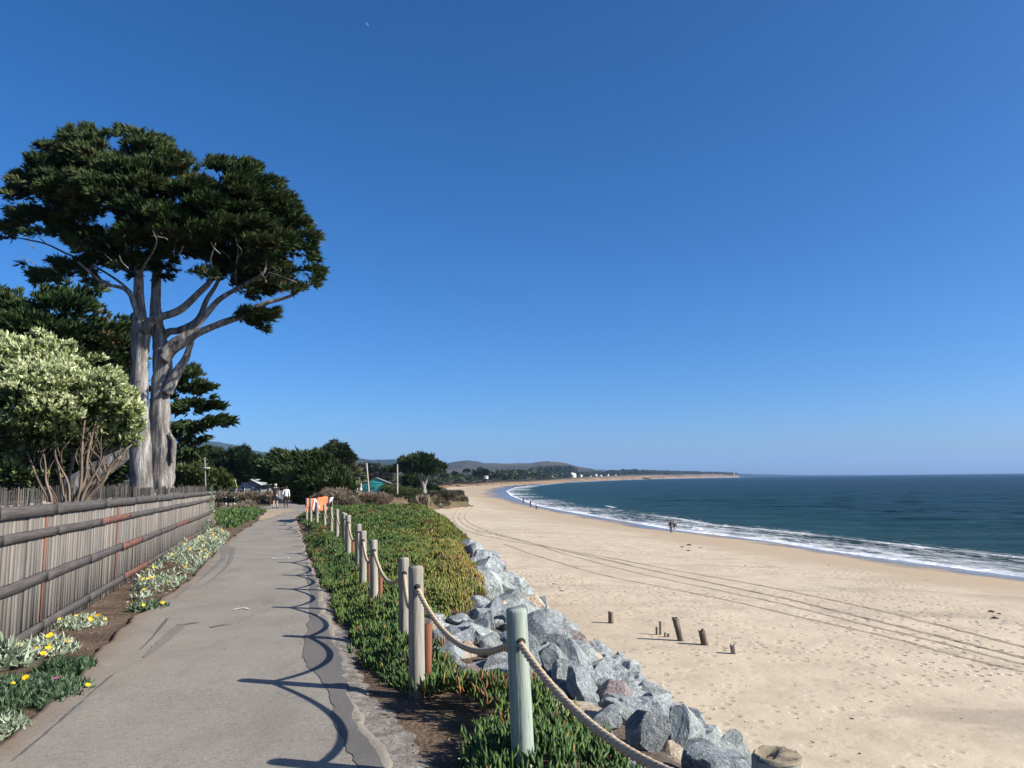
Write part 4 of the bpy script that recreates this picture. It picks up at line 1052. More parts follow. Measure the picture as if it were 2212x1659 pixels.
vis_rank = keep_
labs = {}
ORDW = ['nearest', 'second', 'third', 'fourth', 'fifth', 'sixth', 'seventh', 'eighth', 'ninth', 'tenth', 'eleventh', 'twelfth', 'thirteenth', 'fourteenth', 'fifteenth', 'sixteenth', 'seventeenth', 'eighteenth', 'nineteenth', 'twentieth']
kinds_ = {}
for q in keep_:
    l_ = info[q][5]; head, rest = l_.split(' boulder '); kinds_.setdefault((head, rest.split(', ')[1]), []).append(q)
for (head, band), qs in kinds_.items():
    qs.sort(key=lambda q: info[q][1])
    for k_, q in enumerate(qs):
        if len(qs) == 1: labs[q] = 'the only %s boulder %s on the rock bank' % (head, band)
        elif k_ < 20: labs[q] = '%s boulder %s, %s of its kind from the hollow post' % (head, band, ORDW[k_])
        else: labs[q] = '%s boulder %s, beyond the twentieth from the hollow post' % (head, band)
for q in keep_:
    x_, y_, z_, r_, tone, _ = info[q]
    o = bpy.data.objects.new('boulder', RM[q % len(RM)]); COL.objects.link(o)
    o.location = (x_, y_, z_); s_ = r_ * 1.18; o.scale = (s_ * rng.uniform(0.9, 1.25), s_ * rng.uniform(0.9, 1.15), s_ * rng.uniform(0.85, 1.1))
    o.rotation_euler = (rng.normal(0, 0.5), rng.normal(0.35, 0.4), rng.uniform(0, 6.28))
    o.material_slots[0].link = 'OBJECT'; o.material_slots[0].material = ROCKM[tone]
    tag(o, labs[q], 'boulder', 'boulders of the rock bank')

if rest_:
    V_, F_, nv = [], [], 0
    for q in rest_:
        x_, y_, z_, r_, tone, _ = info[q]; me = RM[q % len(RM)]
        co_ = np.empty(len(me.vertices) * 3); me.vertices.foreach_get('co', co_); co_ = co_.reshape(-1, 3)
        fi = np.empty(len(me.loops), np.int32); me.loops.foreach_get('vertex_index', fi)
        M_ = np.array(Matrix.Rotation(rng.uniform(0, 6.28), 3, 'Z') @ Matrix.Rotation(rng.normal(0.3, 0.4), 3, 'Y'))
        V_.append((co_ * r_ * 1.2) @ M_.T + np.array([x_, y_, z_])); F_.append(fi.reshape(-1, 3) + nv); nv += len(co_)
    tag(mk('rubble', np.concatenate(V_), np.concatenate(F_), ROCKM['blue grey']), 'small broken rubble filling the gaps of the rock bank', 'rubble', None, 'stuff')
# ------------------------------------------------------------------ trees
BARK = m_simple('cypress_bark', [(0.30, (0.04, 0.035, 0.032)), (0.43, (0.115, 0.104, 0.094)), (0.54, (0.225, 0.21, 0.195)), (0.66, (0.43, 0.41, 0.38))], 5.0, (1, 1, 0.13), 0.9, 1.0, 0.08, 0, 0.15, 9, 8, 0.75)
BARKD = m_simple('dark_bark', [(0.3, (0.06, 0.05, 0.042)), (0.7, (0.17, 0.14, 0.12))], 3, (1, 1, 0.2), 0.9, 0.6, 0.03)
CYP = m_leaf('cypress_foliage', [(0.0, (0.016, 0.035, 0.012)), (0.35, (0.030, 0.058, 0.019)), (0.7, (0.058, 0.085, 0.026)), (0.88, (0.085, 0.09, 0.034)), (0.95, (0.11, 0.065, 0.034)), (1.0, (0.09, 0.05, 0.028))], 0.35, 0.6, 0.12, 0.2)
CYPF = m_leaf('distant_cypress', [(0.0, (0.018, 0.036, 0.016)), (0.5, (0.035, 0.058, 0.022)), (0.85, (0.06, 0.075, 0.03)), (1.0, (0.09, 0.06, 0.035))], 0.35, 0.7, 0.1, 0.2)
GRN = m_leaf('green_shrub', [(0.0, (0.025, 0.045, 0.014)), (0.5, (0.06, 0.085, 0.022)), (1.0, (0.12, 0.13, 0.04))], 0.35, 0.6, 0.2)
def limb(mb, pts, Y, dy=0.0, n=10, k=None, bump=0.12, seed=0, flute=0.04):
    bump = bump * 1.7; n = n + 2
    """pts: (px, py, width px, extra depth)"""
    P = np.array([[p[0], p[1], p[2], (p[3] if len(p) > 3 else 0)] for p in pts], float)
    S = spline(P, k or max(8, 5 * len(P)))
    W = np.array([at(a, b, Y + dy + d) for a, b, _, d in S])
    mb.tube(W, np.maximum(S[:, 2], 0.6) * Y / FOC / 2, n, True, bump, seed, flute)

YB = 30.0
gb = gz(*at(325, 1040, YB)[:2])
root = empty('cypress_tree', (*at(325, 1040, YB)[:2], gb), 'tall twin trunked cypress with a broad dark crown towering over the plank fence', 'tree')
m_ = MB()
limb(m_, [(306, 1075, 46), (306, 1045, 42), (304, 980, 38), (304, 900, 35), (302, 820, 33), (302, 760, 33), (304, 712, 36), (302, 680, 27), (300, 640, 22), (299, 590, 17), (296, 530, 12), (286, 470, 8), (270, 410, 5)], YB, 0, 16, 60, 0.16, 1, 0.09)
limb(m_, [(308, 716, 26), (322, 698, 22), (340, 687, 18), (389, 669, 16), (430, 632, 14), (454, 608, 12), (481, 569, 10), (501, 532, 8, 0.5), (515, 460, 5, 1)], YB, -0.1, 10, None, 0.1, 2)
limb(m_, [(303, 690, 16), (290, 655, 13), (281, 636, 10), (264, 622, 8), (223, 611, 6, -0.5), (190, 585, 5, -1), (169, 566, 4, -1)], YB, -0.2, 8, None, 0.1, 3)
limb(m_, [(283, 632, 7), (262, 612, 6), (230, 590, 5, 0.6), (200, 572, 3, 1)], YB, 0.1, 7, None, 0.1, 4)
limb(m_, [(299, 600, 10), (262, 580, 7, .4), (200, 567, 5.5, 1), (149, 550, 4.5, 1.4), (102, 528, 4, 1.6), (61, 518, 3.5, 1.8), (22, 511, 2.2, 2)], YB, 0.2, 7, None, 0.1, 5)
limb(m_, [(300, 600, 6), (314, 570, 4.5, -1), (330, 545, 3.5, -1.6), (338, 520, 2.2, -2.2), (330, 498, 1.0, -2.4)], YB, -0.2, 7, None, 0.1, 6)
m_.build('trunk', BARK, root, smooth=True)
m_ = MB()
limb(m_, [(352, 1080, 56), (350, 1045, 50), (349, 1000, 46), (351, 965, 46), (347, 920, 40), (346, 870, 37), (350, 810, 37), (350, 770, 36), (345, 735, 32), (338, 700, 26), (335, 660, 23), (337, 620, 20), (341, 560, 15, .5), (350, 480, 9, 1), (362, 420, 5, 1)], YB, 0.5, 16, 66, 0.2, 7, 0.10)
limb(m_, [(372, 1000, 8), (374, 975, 13), (375, 955, 10), (366, 935, 5)], YB, 0.3, 9, None, 0.1, 8)
limb(m_, [(352, 775, 30), (372, 755, 26), (406, 734, 20), (427, 720, 17), (474, 700, 15), (528, 681, 12), (569, 657, 10), (626, 640, 7), (655, 622, 5), (672, 606, 3)], YB, 0.1, 10, None, 0.1, 9)
limb(m_, [(345, 735, 18), (365, 717, 16), (389, 713, 15), (427, 691, 13), (447, 647, 11), (470, 610, 8), (482, 572, 5)], YB, 0.6, 9, None, 0.1, 10)
limb(m_, [(352, 762, 20), (378, 738, 18), (406, 720, 17), (440, 684, 15), (474, 647, 12), (518, 620, 9, -.5), (569, 589, 6, -1), (576, 553, 3, -1)], YB, 0.0, 9, None, 0.1, 11)
limb(m_, [(360, 850, 26), (372, 822, 24), (388, 795, 20), (400, 777, 16), (408, 755, 13), (416, 738, 9)], YB, 0.35, 10, None, 0.12, 12)
limb(m_, [(470, 612, 5), (462, 585, 4, -1), (455, 560, 3, -1.5), (466, 525, 1.2, -2)], YB, 0, 7, None, 0.1, 13)
limb(m_, [(512, 625, 5), (510, 580, 3.5, -1), (514, 540, 2.4, -1.4), (506, 500, 1.0, -1.6)], YB, 0, 7, None, 0.1, 14)
limb(m_, [(566, 588, 5), (600, 595, 4, -.6), (640, 610, 3, -1)], YB, 0, 7, None, 0.1, 15)
for q in range(34):
    x0, y0 = rng.uniform(330, 660), rng.uniform(500, 615)
    if rng.random() < 0.35: x0, y0 = rng.uniform(60, 290), rng.uniform(510, 590)
    dx = rng.normal(0, 22); dy_ = -rng.uniform(10, 34)
    limb(m_, [(x0, y0, 2.6), (x0 + dx * 0.5 + rng.normal(0, 5), y0 + dy_ * 0.5, 1.6, -0.4), (x0 + dx, y0 + dy_, 0.6, -0.6)], YB, rng.uniform(-2.5, 0.5), 4, 7, 0.1, q, 0)
m_.build('trunk', BARK, root, smooth=True)
MAIN = [(2, 489), (30, 470), (18, 440), (22, 398), (40, 380), (72, 358), (76, 338), (102, 313), (142, 295), (160, 282), (178, 278), (200, 284), (232, 290), (268, 286), (300, 291), (324, 298), (352, 300), (364, 310), (346, 326), (360, 339), (400, 346), (440, 354), (470, 350), (510, 352), (545, 358), (560, 374), (584, 387), (600, 398), (613, 410), (634, 433), (632, 455), (652, 470), (661, 480), (675, 504), (676, 536), (669, 556), (682, 575), (690, 593), (678, 616), (640, 622), (600, 628), (560, 632), (508, 632), (487, 612), (440, 590), (400, 585), (355, 600), (325, 600), (271, 590), (237, 573), (203, 562), (175, 545), (162, 528), (129, 505), (102, 500), (60, 505), (14, 524)]
LOWL = [(41, 579), (85, 551), (140, 553), (190, 556), (215, 590), (232, 622), (200, 628), (150, 622), (90, 618), (50, 600)]
LOWR = [(468, 682), (500, 655), (560, 658), (598, 672), (612, 684), (590, 698), (560, 712), (520, 704)]
LOWM = [(470, 590), (520, 585), (600, 585), (670, 580), (694, 594), (680, 618), (620, 628), (560, 638), (500, 640), (480, 615)]
LOWK = [(50, 470), (150, 470), (250, 490), (295, 560), (280, 585), (215, 570), (130, 512), (60, 500)]
def big_gaps(x, y):
    g = float(fbm(np.array(x / 42.0), np.array(y / 20.0), 0, 3, 55))
    return g < (0.02 if (y > 425 and x < 300) or y > 540 else -0.26)
def tint_big(U, rad, Cb, bt, n):
    h = np.clip(0.12 + 0.55 * bt + 0.25 * rng.random(n), 0, 0.86)
    inner = (rad < 0.75) & (rng.random(n) < 0.18)
    brown = (bt > 0.84) & (Cb[:, 2] < 9.5)
    return np.where(brown, np.clip(0.84 + 0.16 * rng.random(n), 0, 1), np.where(inner, 0.9 + 0.1 * rng.random(n), h))
crown('crown', [(MAIN, 0.90), (LOWL, 0.05), (LOWR, 0.045), (LOWM, 0.06), (LOWK, 0.04)], YB + 0.3, 560, 0.56, 105, 0.24, 11, 0.42, 0.085, CYP, root, 0.80, 0.42, 0.18, 0.8, at(330, 560, YB), tint_big, gaps=big_gaps, tufts=150)

# dense cypress behind
def cypress(px, py, Y, label, polys, nb, rb, per, size, k, trunks, mat=CYP, group=None, wr=0.10, thick=0.8, flatz=0.6, up=0.25, out=0.7, name='cypress_tree', cat='tree', tintf=None, spread=0.45, lean=(0, 0, 0), bark=BARKD):
    p = at(px, py, Y); root = empty(name, (p[0], p[1], gz(p[0], Y)), label, cat, group)
    if trunks:
        m_ = MB()
        for q, t_ in enumerate(trunks):
            if py == 1040 and Y == 40 and q: m_.build('trunk', bark, root, smooth=True); m_ = MB()
            limb(m_, t_, Y, 0, 8, None, 0.1, q + px)
        m_.build('trunk', bark, root, smooth=True)
    crown('crown', polys, Y, nb, rb, per, size, k, spread, wr, mat, root, thick, flatz, up, out, None, tintf, lean)
    return root
T2 = [(-120, 640), (-40, 605), (0, 613), (30, 628), (60, 640), (90, 626), (130, 616), (160, 612), (195, 628), (232, 640), (205, 655), (240, 690), (285, 690), (300, 720), (300, 870), (310, 1040), (120, 1060), (-120, 1060)]
cypress(120, 1040, 40, 'huge dark cypress filling the left edge behind the flowering shrub', [(T2, 1)], 300, 1.05, 120, 0.36, 8, [[(120, 1085, 40), (118, 980, 34), (120, 860, 26), (130, 740, 12)], [(150, 1060, 46, -6), (190, 1030, 40, -6), (240, 1000, 32, -6), (290, 968, 18, -6)]], wr=0.13, bark=BARK, up=0.25, flatz=0.45)
T3P = [[(330, 850), (372, 815), (400, 797), (420, 794), (433, 813), (410, 828), (360, 848)], [(330, 870), (380, 838), (430, 826), (453, 830), (459, 845), (430, 853), (380, 864)], [(330, 900), (390, 864), (440, 860), (479, 873), (483, 884), (440, 889), (380, 898)],
    [(330, 935), (390, 904), (450, 896), (491, 904), (507, 914), (480, 924), (430, 930), (390, 946)], [(376, 954), (410, 945), (447, 941), (453, 946), (420, 957)]]
T3b = [(372, 962), (420, 958), (458, 962), (446, 980), (410, 1000), (375, 1010)]
cypress(345, 1040, 44, 'dark layered cypress leaning right behind the twin trunks', [(T3P[0], 0.2), (T3P[1], 0.22), (T3P[2], 0.24), (T3P[3], 0.26), (T3P[4], 0.05), (T3b, 0.10)], 170, 0.62, 120, 0.32, 8, [[(350, 1060, 20), (362, 1000, 16), (390, 960, 11), (430, 925, 7), (470, 905, 3)], [(370, 990, 6), (410, 968, 5), (450, 940, 3)]], out=1.1, up=0.12, wr=0.13, flatz=0.4)
# flowering shrub
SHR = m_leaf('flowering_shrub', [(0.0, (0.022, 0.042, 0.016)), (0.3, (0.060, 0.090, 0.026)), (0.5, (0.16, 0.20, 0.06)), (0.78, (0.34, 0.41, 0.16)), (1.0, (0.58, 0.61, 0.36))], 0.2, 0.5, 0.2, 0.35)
STEM = m_simple('shrub_stem', [(0.3, (0.09, 0.065, 0.045)), (0.7, (0.24, 0.185, 0.135))], 8, (1, 1, 0.3), 0.85, 0.5, 0.01)
YS = 12.0
p = at(140, 1080, YS); root = empty('flowering_shrub', (p[0], p[1], gz(p[0], YS)), 'big rounded shrub covered in cream flower heads behind the near fence', 'shrub')
m_ = MB()
for q, (bx, tx, ty, wd, dd) in enumerate([(120, 60, 900, 9, 0.2), (135, 100, 850, 9, -.2), (150, 160, 880, 10, 0.3), (160, 210, 900, 10, -.3), (172, 250, 940, 11, 0), (180, 272, 965, 12, .3), (185, 285, 960, 9, -.3), (115, 20, 960, 8, .4), (140, 130, 880, 8, .5), (168, 190, 860, 8, -.5), (178, 235, 900, 8, .6), (105, 30, 880, 8, -.4), (188, 262, 985, 10, -.1), (150, 120, 940, 6, -.6), (165, 205, 960, 6, .1), (112, 90, 960, 6, -.6), (176, 225, 985, 7, -.5)]):
    mx = bx + (tx - bx) * 0.35
    limb(m_, [(bx + 0.15 * (bx - 150), 1120, wd), (bx, 1082, wd * 0.9), (mx + rng.normal(0, 4), 1040, wd * 0.75), (bx + (tx - bx) * 0.7 + rng.normal(0, 5), (1040 + ty) / 2, wd * 0.5), (tx, ty, wd * 0.25)], YS, dd * 0.5, 7, 14, 0.12, q, 0.05)
    for _ in range(3):
        f = rng.uniform(0.3, 0.8); sx_ = bx + (tx - bx) * f; sy_ = 1082 + (ty - 1082) * f
        limb(m_, [(sx_, sy_, wd * 0.35), (sx_ + rng.normal(0, 18), sy_ - 35, wd * 0.22), (sx_ + rng.normal(0, 40), sy_ - 80, 1.0)], YS, dd * 0.5, 5, 8, 0.1, q, 0)
m_.build('stem', STEM, root, smooth=True)
SH = [(-90, 760), (-40, 722), (0, 722), (20, 735), (38, 740), (60, 730), (95, 728), (112, 736), (140, 750), (168, 772), (188, 790), (200, 800), (215, 782), (236, 774), (246, 805), (262, 822), (284, 842), (300, 866), (308, 886), (300, 905), (302, 940), (290, 955), (262, 968), (235, 960), (210, 985), (170, 980), (140, 1000), (95, 990), (60, 1005), (20, 985), (-40, 1000), (-90, 980)]
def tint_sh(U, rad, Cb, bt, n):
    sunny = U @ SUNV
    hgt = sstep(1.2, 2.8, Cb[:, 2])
    return np.clip(0.06 + 0.78 * sstep(-0.45, 0.5, U[:, 2] * 0.9 + 0.25 * U[:, 0]) * (0.4 + 0.6 * hgt) * sstep(0.6, 0.92, rad) + 0.22 * bt * hgt + rng.normal(0, 0.12, n), 0, 1)  # cream heads at tips; sun on top and right also put into tint
SHL = [(-30, 985), (20, 990), (70, 1000), (118, 992), (140, 1025), (80, 1052), (20, 1055), (-30, 1050)]
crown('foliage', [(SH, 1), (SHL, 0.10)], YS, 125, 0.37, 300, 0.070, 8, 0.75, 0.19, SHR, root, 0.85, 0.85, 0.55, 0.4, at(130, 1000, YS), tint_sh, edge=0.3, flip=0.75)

# bushes and trees in the middle distance
G1 = [(365, 1050), (372, 1012), (395, 1005), (430, 1008), (470, 1020), (495, 1035), (508, 1050), (500, 1066), (440, 1070), (365, 1070)]
cypress(430, 1060, 62, 'rounded green thicket beside the first utility pole', [(G1, 1)], 70, 1.0, 110, 0.42, 6, [[(430, 1068, 5), (430, 1030, 3)]], GRN, None, 0.16, 0.8, 0.8, 0.5, 0.3, 'green_thicket', 'bush', spread=0.7)
C1 = [(395, 1010), (420, 985), (447, 972), (470, 975), (490, 985), (505, 975), (520, 970), (545, 985), (562, 995), (570, 1005), (552, 1015), (548, 1030), (520, 1045), (500, 1045), (480, 1030), (440, 1020)]
cypress(495, 1040, 105, 'broad dark cypress clump behind the grey gabled house', [(C1, 1)], 160, 1.2, 110, 0.75, 7, [[(492, 1060, 8), (490, 1035, 7), (480, 1005, 4)], [(492, 1040, 6), (520, 1010, 3)]], CYPF, up=0.25, spread=0.36, lean=(0.4, 0, 0.2))
C2 = [(560, 1030), (568, 1005), (590, 990), (608, 980), (622, 982), (640, 985), (660, 990), (680, 984), (694, 982), (706, 990), (720, 1005), (738, 1022), (752, 1042), (764, 1060), (768, 1078), (745, 1075), (720, 1070), (690, 1078), (655, 1085), (634, 1080), (628, 1062), (600, 1052)]
cypress(660, 1080, 78, 'big windswept dark green cypress mound beside the two walkers', [(C2, 1)], 250, 0.8, 100, 0.75, 7, [[(660, 1090, 10), (650, 1040, 6), (620, 1005, 3)], [(660, 1080, 8), (700, 1020, 3)]], CYP, None, 0.10, lean=(-0.8, -0.2, 0.25), up=0.35, spread=0.30, out=0.55)
C3 = [(703, 978), (708, 962), (722, 957), (742, 962), (752, 972), (760, 982), (766, 992), (760, 1004), (766, 1014), (752, 1022), (735, 1018), (720, 1000), (706, 990)]
cypress(758, 1040, 100, 'upright cypress whose brown crown rises above the windswept mound', [(C3, 1)], 80, 0.95, 110, 0.5, 7, [[(764, 1065, 7), (760, 1040, 6), (750, 1015, 5), (735, 980, 3)]], CYPF, bark=BARK, tintf=lambda U, rad, Cb, bt, n: np.where(Cb[:, 2] < 4.2, 0.85 + 0.15 * rng.random(n), 0.7 * rng.random(n)))
C4 = [(826, 1017), (838, 1006), (852, 1008), (864, 1004), (862, 990), (876, 986), (886, 988), (896, 982), (914, 982), (930, 986), (944, 994), (956, 1004), (962, 1014), (958, 1020), (940, 1022), (922, 1026), (908, 1024), (890, 1022), (870, 1022), (845, 1022)]
C4b = [(868, 1022), (890, 1022), (905, 1030), (925, 1045), (955, 1056), (930, 1062), (890, 1062), (862, 1056), (876, 1040)]
cypress(912, 1060, 165, 'flat topped cypress with a pale forked trunk at the edge of the bluff', [(C4, 1)], 130, 1.35, 110, 0.75, 7, [[(916, 1066, 12), (915, 1050, 9), (908, 1032, 6), (902, 1018, 4)], [(916, 1052, 7), (922, 1036, 5), (928, 1018, 3)]], CYP, None, 0.11, bark=BARK, out=0.9)
cypress(915, 1058, 176, 'low spreading dark cypress behind the pale forked trunk', [(C4b, 1)], 60, 1.2, 110, 0.7, 7, None, CYP, None, 0.12, out=0.9)
E1 = [(752, 1046), (748, 1025), (765, 1012), (790, 1005), (812, 1008), (832, 1018), (852, 1030), (850, 1044), (800, 1048)]
cypress(800, 1050, 300, 'rounded grey green eucalyptus grove behind the turquoise barn', [(E1, 1)], 130, 2.8, 110, 1.2, 6, [[(790, 1052, 5), (792, 1030, 3)], [(825, 1052, 4), (826, 1035, 2)]], m_leaf('eucalyptus', [(0, (0.03, 0.042, 0.026)), (0.6, (0.055, 0.06, 0.036)), (1, (0.085, 0.075, 0.048))], 0.3, 0.7, 0.1), None, 0.22, 0.8, 0.85, 0.4, 0.3, 'eucalyptus_grove', 'trees', spread=0.7)
# dry brush mounds
BRU = m_leaf('dry_brush', [(0, (0.09, 0.07, 0.052)), (0.45, (0.19, 0.15, 0.11)), (0.75, (0.28, 0.225, 0.165)), (1, (0.12, 0.125, 0.06))], 0.35, 0.8, 0.08)
def brush(poly, Y, nb, rb, per, size, label, mat=BRU, name='dry_brush', wr=0.05, k=8, group=None):
    poly = np.array(poly, float); px = poly[:, 0].mean(); py = poly[:, 1].max()
    return cypress(px, py, Y, label, [(poly, 1)], nb, rb, per, size, k, None, mat, group, wr, 0.9, 0.75, 0.8, 0.15, name, 'bush', spread=0.6)
brush([(672, 1098), (676, 1080), (690, 1066), (715, 1060), (740, 1064), (760, 1076), (774, 1092), (770, 1102), (720, 1104)], 47, 70, 0.6, 330, 0.24, 'brown leafless brush mound right behind the orange netting')
brush([(735, 1100), (760, 1076), (790, 1066), (830, 1068), (850, 1076), (846, 1092), (800, 1100)], 92, 90, 0.95, 260, 0.34, 'grey brown brush sloping down to the eroded bank')
brush([(815, 1062), (830, 1050), (855, 1050), (880, 1054), (905, 1062), (912, 1074), (880, 1080), (840, 1076)], 150, 80, 1.4, 220, 0.45, 'olive green brush below the tall bare pole', GRN)
brush([(880, 1064), (905, 1058), (935, 1056), (965, 1060), (980, 1068), (985, 1078), (972, 1080), (940, 1086), (905, 1086)], 180, 130, 1.2, 200, 0.5, 'grey green scrub capping the ochre point', m_leaf('grey_scrub', [(0, (0.04, 0.042, 0.024)), (0.6, (0.085, 0.08, 0.045)), (1, (0.13, 0.11, 0.07))], 0.35))
brush([(448, 1092), (452, 1072), (500, 1066), (560, 1066), (590, 1070), (580, 1084), (560, 1092), (500, 1094)], 88, 110, 0.75, 240, 0.3, 'low brown heath between the bench and the grey house')
brush([(565, 1092), (566, 1070), (590, 1066), (592, 1092)], 74, 20, 0.65, 240, 0.3, 'dark brown bush behind the bareheaded walker')
def scrub(name, x0, x1, y0, y1, s0, s1, nb, rb, per, size, label, mat, gap=-0.15, sc=0.05):
    """clumps of scrub standing on the ground between two distances from the coast edge"""
    n = nb * 14; y = np.exp(rng.uniform(math.log(y0), math.log(y1), n)); x = rng.uniform(x0, x1, n) + np.interp(y, COAST[:, 1], COAST[:, 0])
    z, sd, _, _, _ = land(x, y, True); k = ((y > 100) | (x < path_l(y) - 1.2) | (x > path_r(y) + 1.0)) & ~((np.abs(x - BENCH[0]) < 2.6) & (y > BENCH[1] - 14) & (y < BENCH[1] + 2.5)) & (sd > s0) & (sd < s1) & (fbm(x * sc, y * sc * 0.6, 0, 3, 33) > gap)
    x, y, z = x[k][:nb], y[k][:nb], z[k][:nb]; nb = len(x); i = np.repeat(np.arange(nb), per); m_ = len(i)
    r = rb * rng.uniform(0.5, 1.3, nb); U = unit(rng.normal(size=(m_, 3))); U[:, 2] = np.abs(U[:, 2])
    C = np.stack([x, y, z], -1)[i] + U * (r[i] * rng.uniform(0.7, 1.0, m_))[:, None] * np.array([1, 1, 0.55])
    t_ = np.clip(rng.random(nb)[i] * 0.6 + rng.random(m_) * 0.4, 0, 1)
    tag(blades(name, C, U + [0, 0, 0.5] + rng.normal(0, 0.4, (m_, 3)), size * rng.uniform(0.6, 1.3, m_), np.full(m_, size * 0.11), t_, mat), label, 'scrub', None, 'stuff')
BENCH = px_ground(497, 1094.5)
GSC = m_leaf('dune_scrub', [(0, (0.035, 0.04, 0.022)), (0.5, (0.075, 0.072, 0.042)), (0.8, (0.115, 0.09, 0.06)), (1, (0.13, 0.115, 0.08))], 0.35, 0.8, 0.08)
scrub('point_scrub', -12, 4, 166, 216, -1.7, 6, 420, 0.75, 130, 0.42, 'grey green scrub draped over the top of the ochre point', GSC, -0.45, 0.12)
scrub('dune_scrub', -260, 5, 222, 1150, 1.5, 260, 1900, 2.0, 56, 1.2, 'patchy low scrub on the far dunes', GSC, -0.08, 0.035)
scrub('heath_scrub', -75, 0, 46, 150, 1.0, 70, 900, 0.55, 90, 0.28, 'low dry heath covering the ground beyond the bend', BRU, -0.1, 0.09)
# hanging dead ice plant on the vertical bank
def bank():
    P, D, L, T = [], [], [], []
    for q in range(2600):
        px, py = rng.uniform(720, 928), rng.uniform(1066, 1078)
        if px < 840 and rng.random() < 0.5: py += 12
        Y = 164 + rng.uniform(-1.5, 1.0); p = at(px, py, Y); P.append(p); D.append([rng.normal(0, 0.12), -0.10, -1]); L.append(rng.uniform(0.8, 2.4)); T.append(rng.choice([0.1, 0.3, 0.5, 0.7, 0.95], p=[.25, .25, .2, .15, .15]))
    P = np.array(P); tag(blades('hanging_mat', P, np.array(D), np.array(L), np.full(len(P), 0.13), np.array(T), BRU, None, P.mean(0)), 'curtain of dead hanging ground cover on the steep bank past the green carpet', 'ground cover', None, 'stuff')
bank()
# palm
p = at(775, 1048, 140); root = empty('palm_tree', (p[0], 140, gz(p[0], 140)), 'small fan palm beside the turquoise barn', 'tree')
m_ = MB(); limb(m_, [(776, 1060, 6), (776, 1040, 5), (775, 1030, 5)], 140, 0, 8); m_.build('trunk', BARKD, root)
c_ = at(775, 1030, 140); n = 40; A = unit(rng.normal(size=(n, 3)) + np.array([0, 0, 0.25])); i = np.repeat(np.arange(n), 9)
side = unit(np.cross(A, [0, 0, 1.0])); t_ = np.tile(np.linspace(-0.5, 0.5, 9), n)
blades('fronds', c_ + A[i] * 0.9, A[i] + side[i] * t_[:, None] + np.array([0, 0, -0.12]), np.full(n * 9, 1.1), np.full(n * 9, 0.09), 0.3 + 0.7 * rng.random(n)[i], m_leaf('palm_frond', [(0, (0.05, 0.075, 0.02)), (1, (0.22, 0.25, 0.09))], 0.2), root)
# far trees, each its own
far = [(1042, 1012, 1030, 34, 620, 'dark', 'the biggest dark tree on the far dunes left of the ochre cliff'), (983, 1018, 1032, 18, 560, 'round', 'round dark tree on the dunes beside the flat topped cypress'), (1008, 1014, 1030, 16, 640, 'flat', 'pale stemmed flat tree in the middle of the far dunes'), (1022, 1015, 1030, 9, 660, 'flat', 'thin bare tree just left of the biggest far tree'),
       (958, 1024, 1032, 14, 520, 'round', 'low grey bush tree half behind the flat topped cypress'), (1068, 1024, 1032, 20, 700, 'round', 'low dark tree right of the biggest far tree'), (1110, 1018, 1032, 16, 1100, 'round', 'pale grey tree on the plain before the hills'), (1145, 1014, 1030, 16, 1300, 'round', 'taller grey tree group left of the long far grove'), (1096, 1022, 1031, 12, 1000, 'round', 'small tree beyond the ochre cliff top')]
for (px, yt, yb, wd, Y, kind, lab) in far:
    if kind == 'flat': poly = [(px - wd / 2, yt + 4), (px - wd / 4, yt), (px + wd / 3, yt), (px + wd / 2, yt + 4), (px + wd / 3, yt + 7), (px - wd / 3, yt + 7)]
    else: poly = [(px - wd / 2, yb), (px - wd * 0.42, (yt + yb) / 2), (px - wd * 0.15, yt), (px + wd * 0.12, yt + 1), (px + wd * 0.4, (yt + yb) / 2), (px + wd * 0.55, yb)]
    cypress(px, yb, Y, lab, [(poly, 1)], 34, wd * 0.16 * Y / FOC, 60, wd * 0.13 * Y / FOC, 6, [[(px, yb + 2, 1.6), (px, (yt + yb) / 2, 1.0)]], CYPF, 'single trees on the far shore', 0.2, 0.8, 0.8)
def woods(name, line_, Yf, hz, nb, rb, label, mat=CYPF):
    """a far belt of trees along a line of (px, py, Y)"""
    L_ = spline(np.array(line_, float), nb); P = np.array([at(a, b, c) for a, b, c in L_]); P[:, 1] += rng.uniform(0, 1, nb) * Yf; P[:, 0] += rng.normal(0, rb, nb)
    P[:, 2] += rng.uniform(-0.25, 0.45, nb) * hz
    n = nb * 60; i = np.repeat(np.arange(nb), 60); U = unit(rng.normal(size=(n, 3))); U[:, 2] = np.abs(U[:, 2]) * 1.0 - 0.25
    C = P[i] + U * rb * rng.uniform(0.7, 1.25, (nb, 1))[i] * np.array([1, 1, hz / rb * 0.5])
    tag(blades(name, C, U + [0, 0, 0.4] + rng.normal(0, 0.3, (n, 3)), rb * 0.6 * rng.uniform(0.6, 1.3, n), np.full(n, rb * 0.16), rng.random(n), mat), label, 'trees', None, 'stuff')
woods('distant_woods', [(1320, 1024, 2500), (1360, 1022, 2700), (1400, 1022, 2950), (1450, 1022.5, 3300), (1500, 1023.2, 3700), (1560, 1024.4, 4100), (1590, 1026, 4300)], 250, 13, 520, 9, 'long dark belt of trees on the plateau above the far cliff')
woods('distant_woods', [(1085, 1030.5, 900), (1130, 1030, 1100), (1180, 1029.5, 1350), (1230, 1028.5, 1700), (1280, 1026, 2050), (1325, 1024.5, 2350)], 200, 8, 420, 8, 'dark belt of trees behind the seaside houses')
woods('distant_woods', [(1170, 1021, 1900), (1200, 1020, 1900), (1230, 1020, 1900)], 60, 16, 130, 8, 'tall even grey grove at the foot of the round hill')
woods('distant_woods', [(800, 1043, 420), (860, 1041, 460), (940, 1036, 520), (1000, 1035, 640), (1060, 1033, 760)], 120, 4, 240, 4, 'low scrub belt along the dunes under the hills')
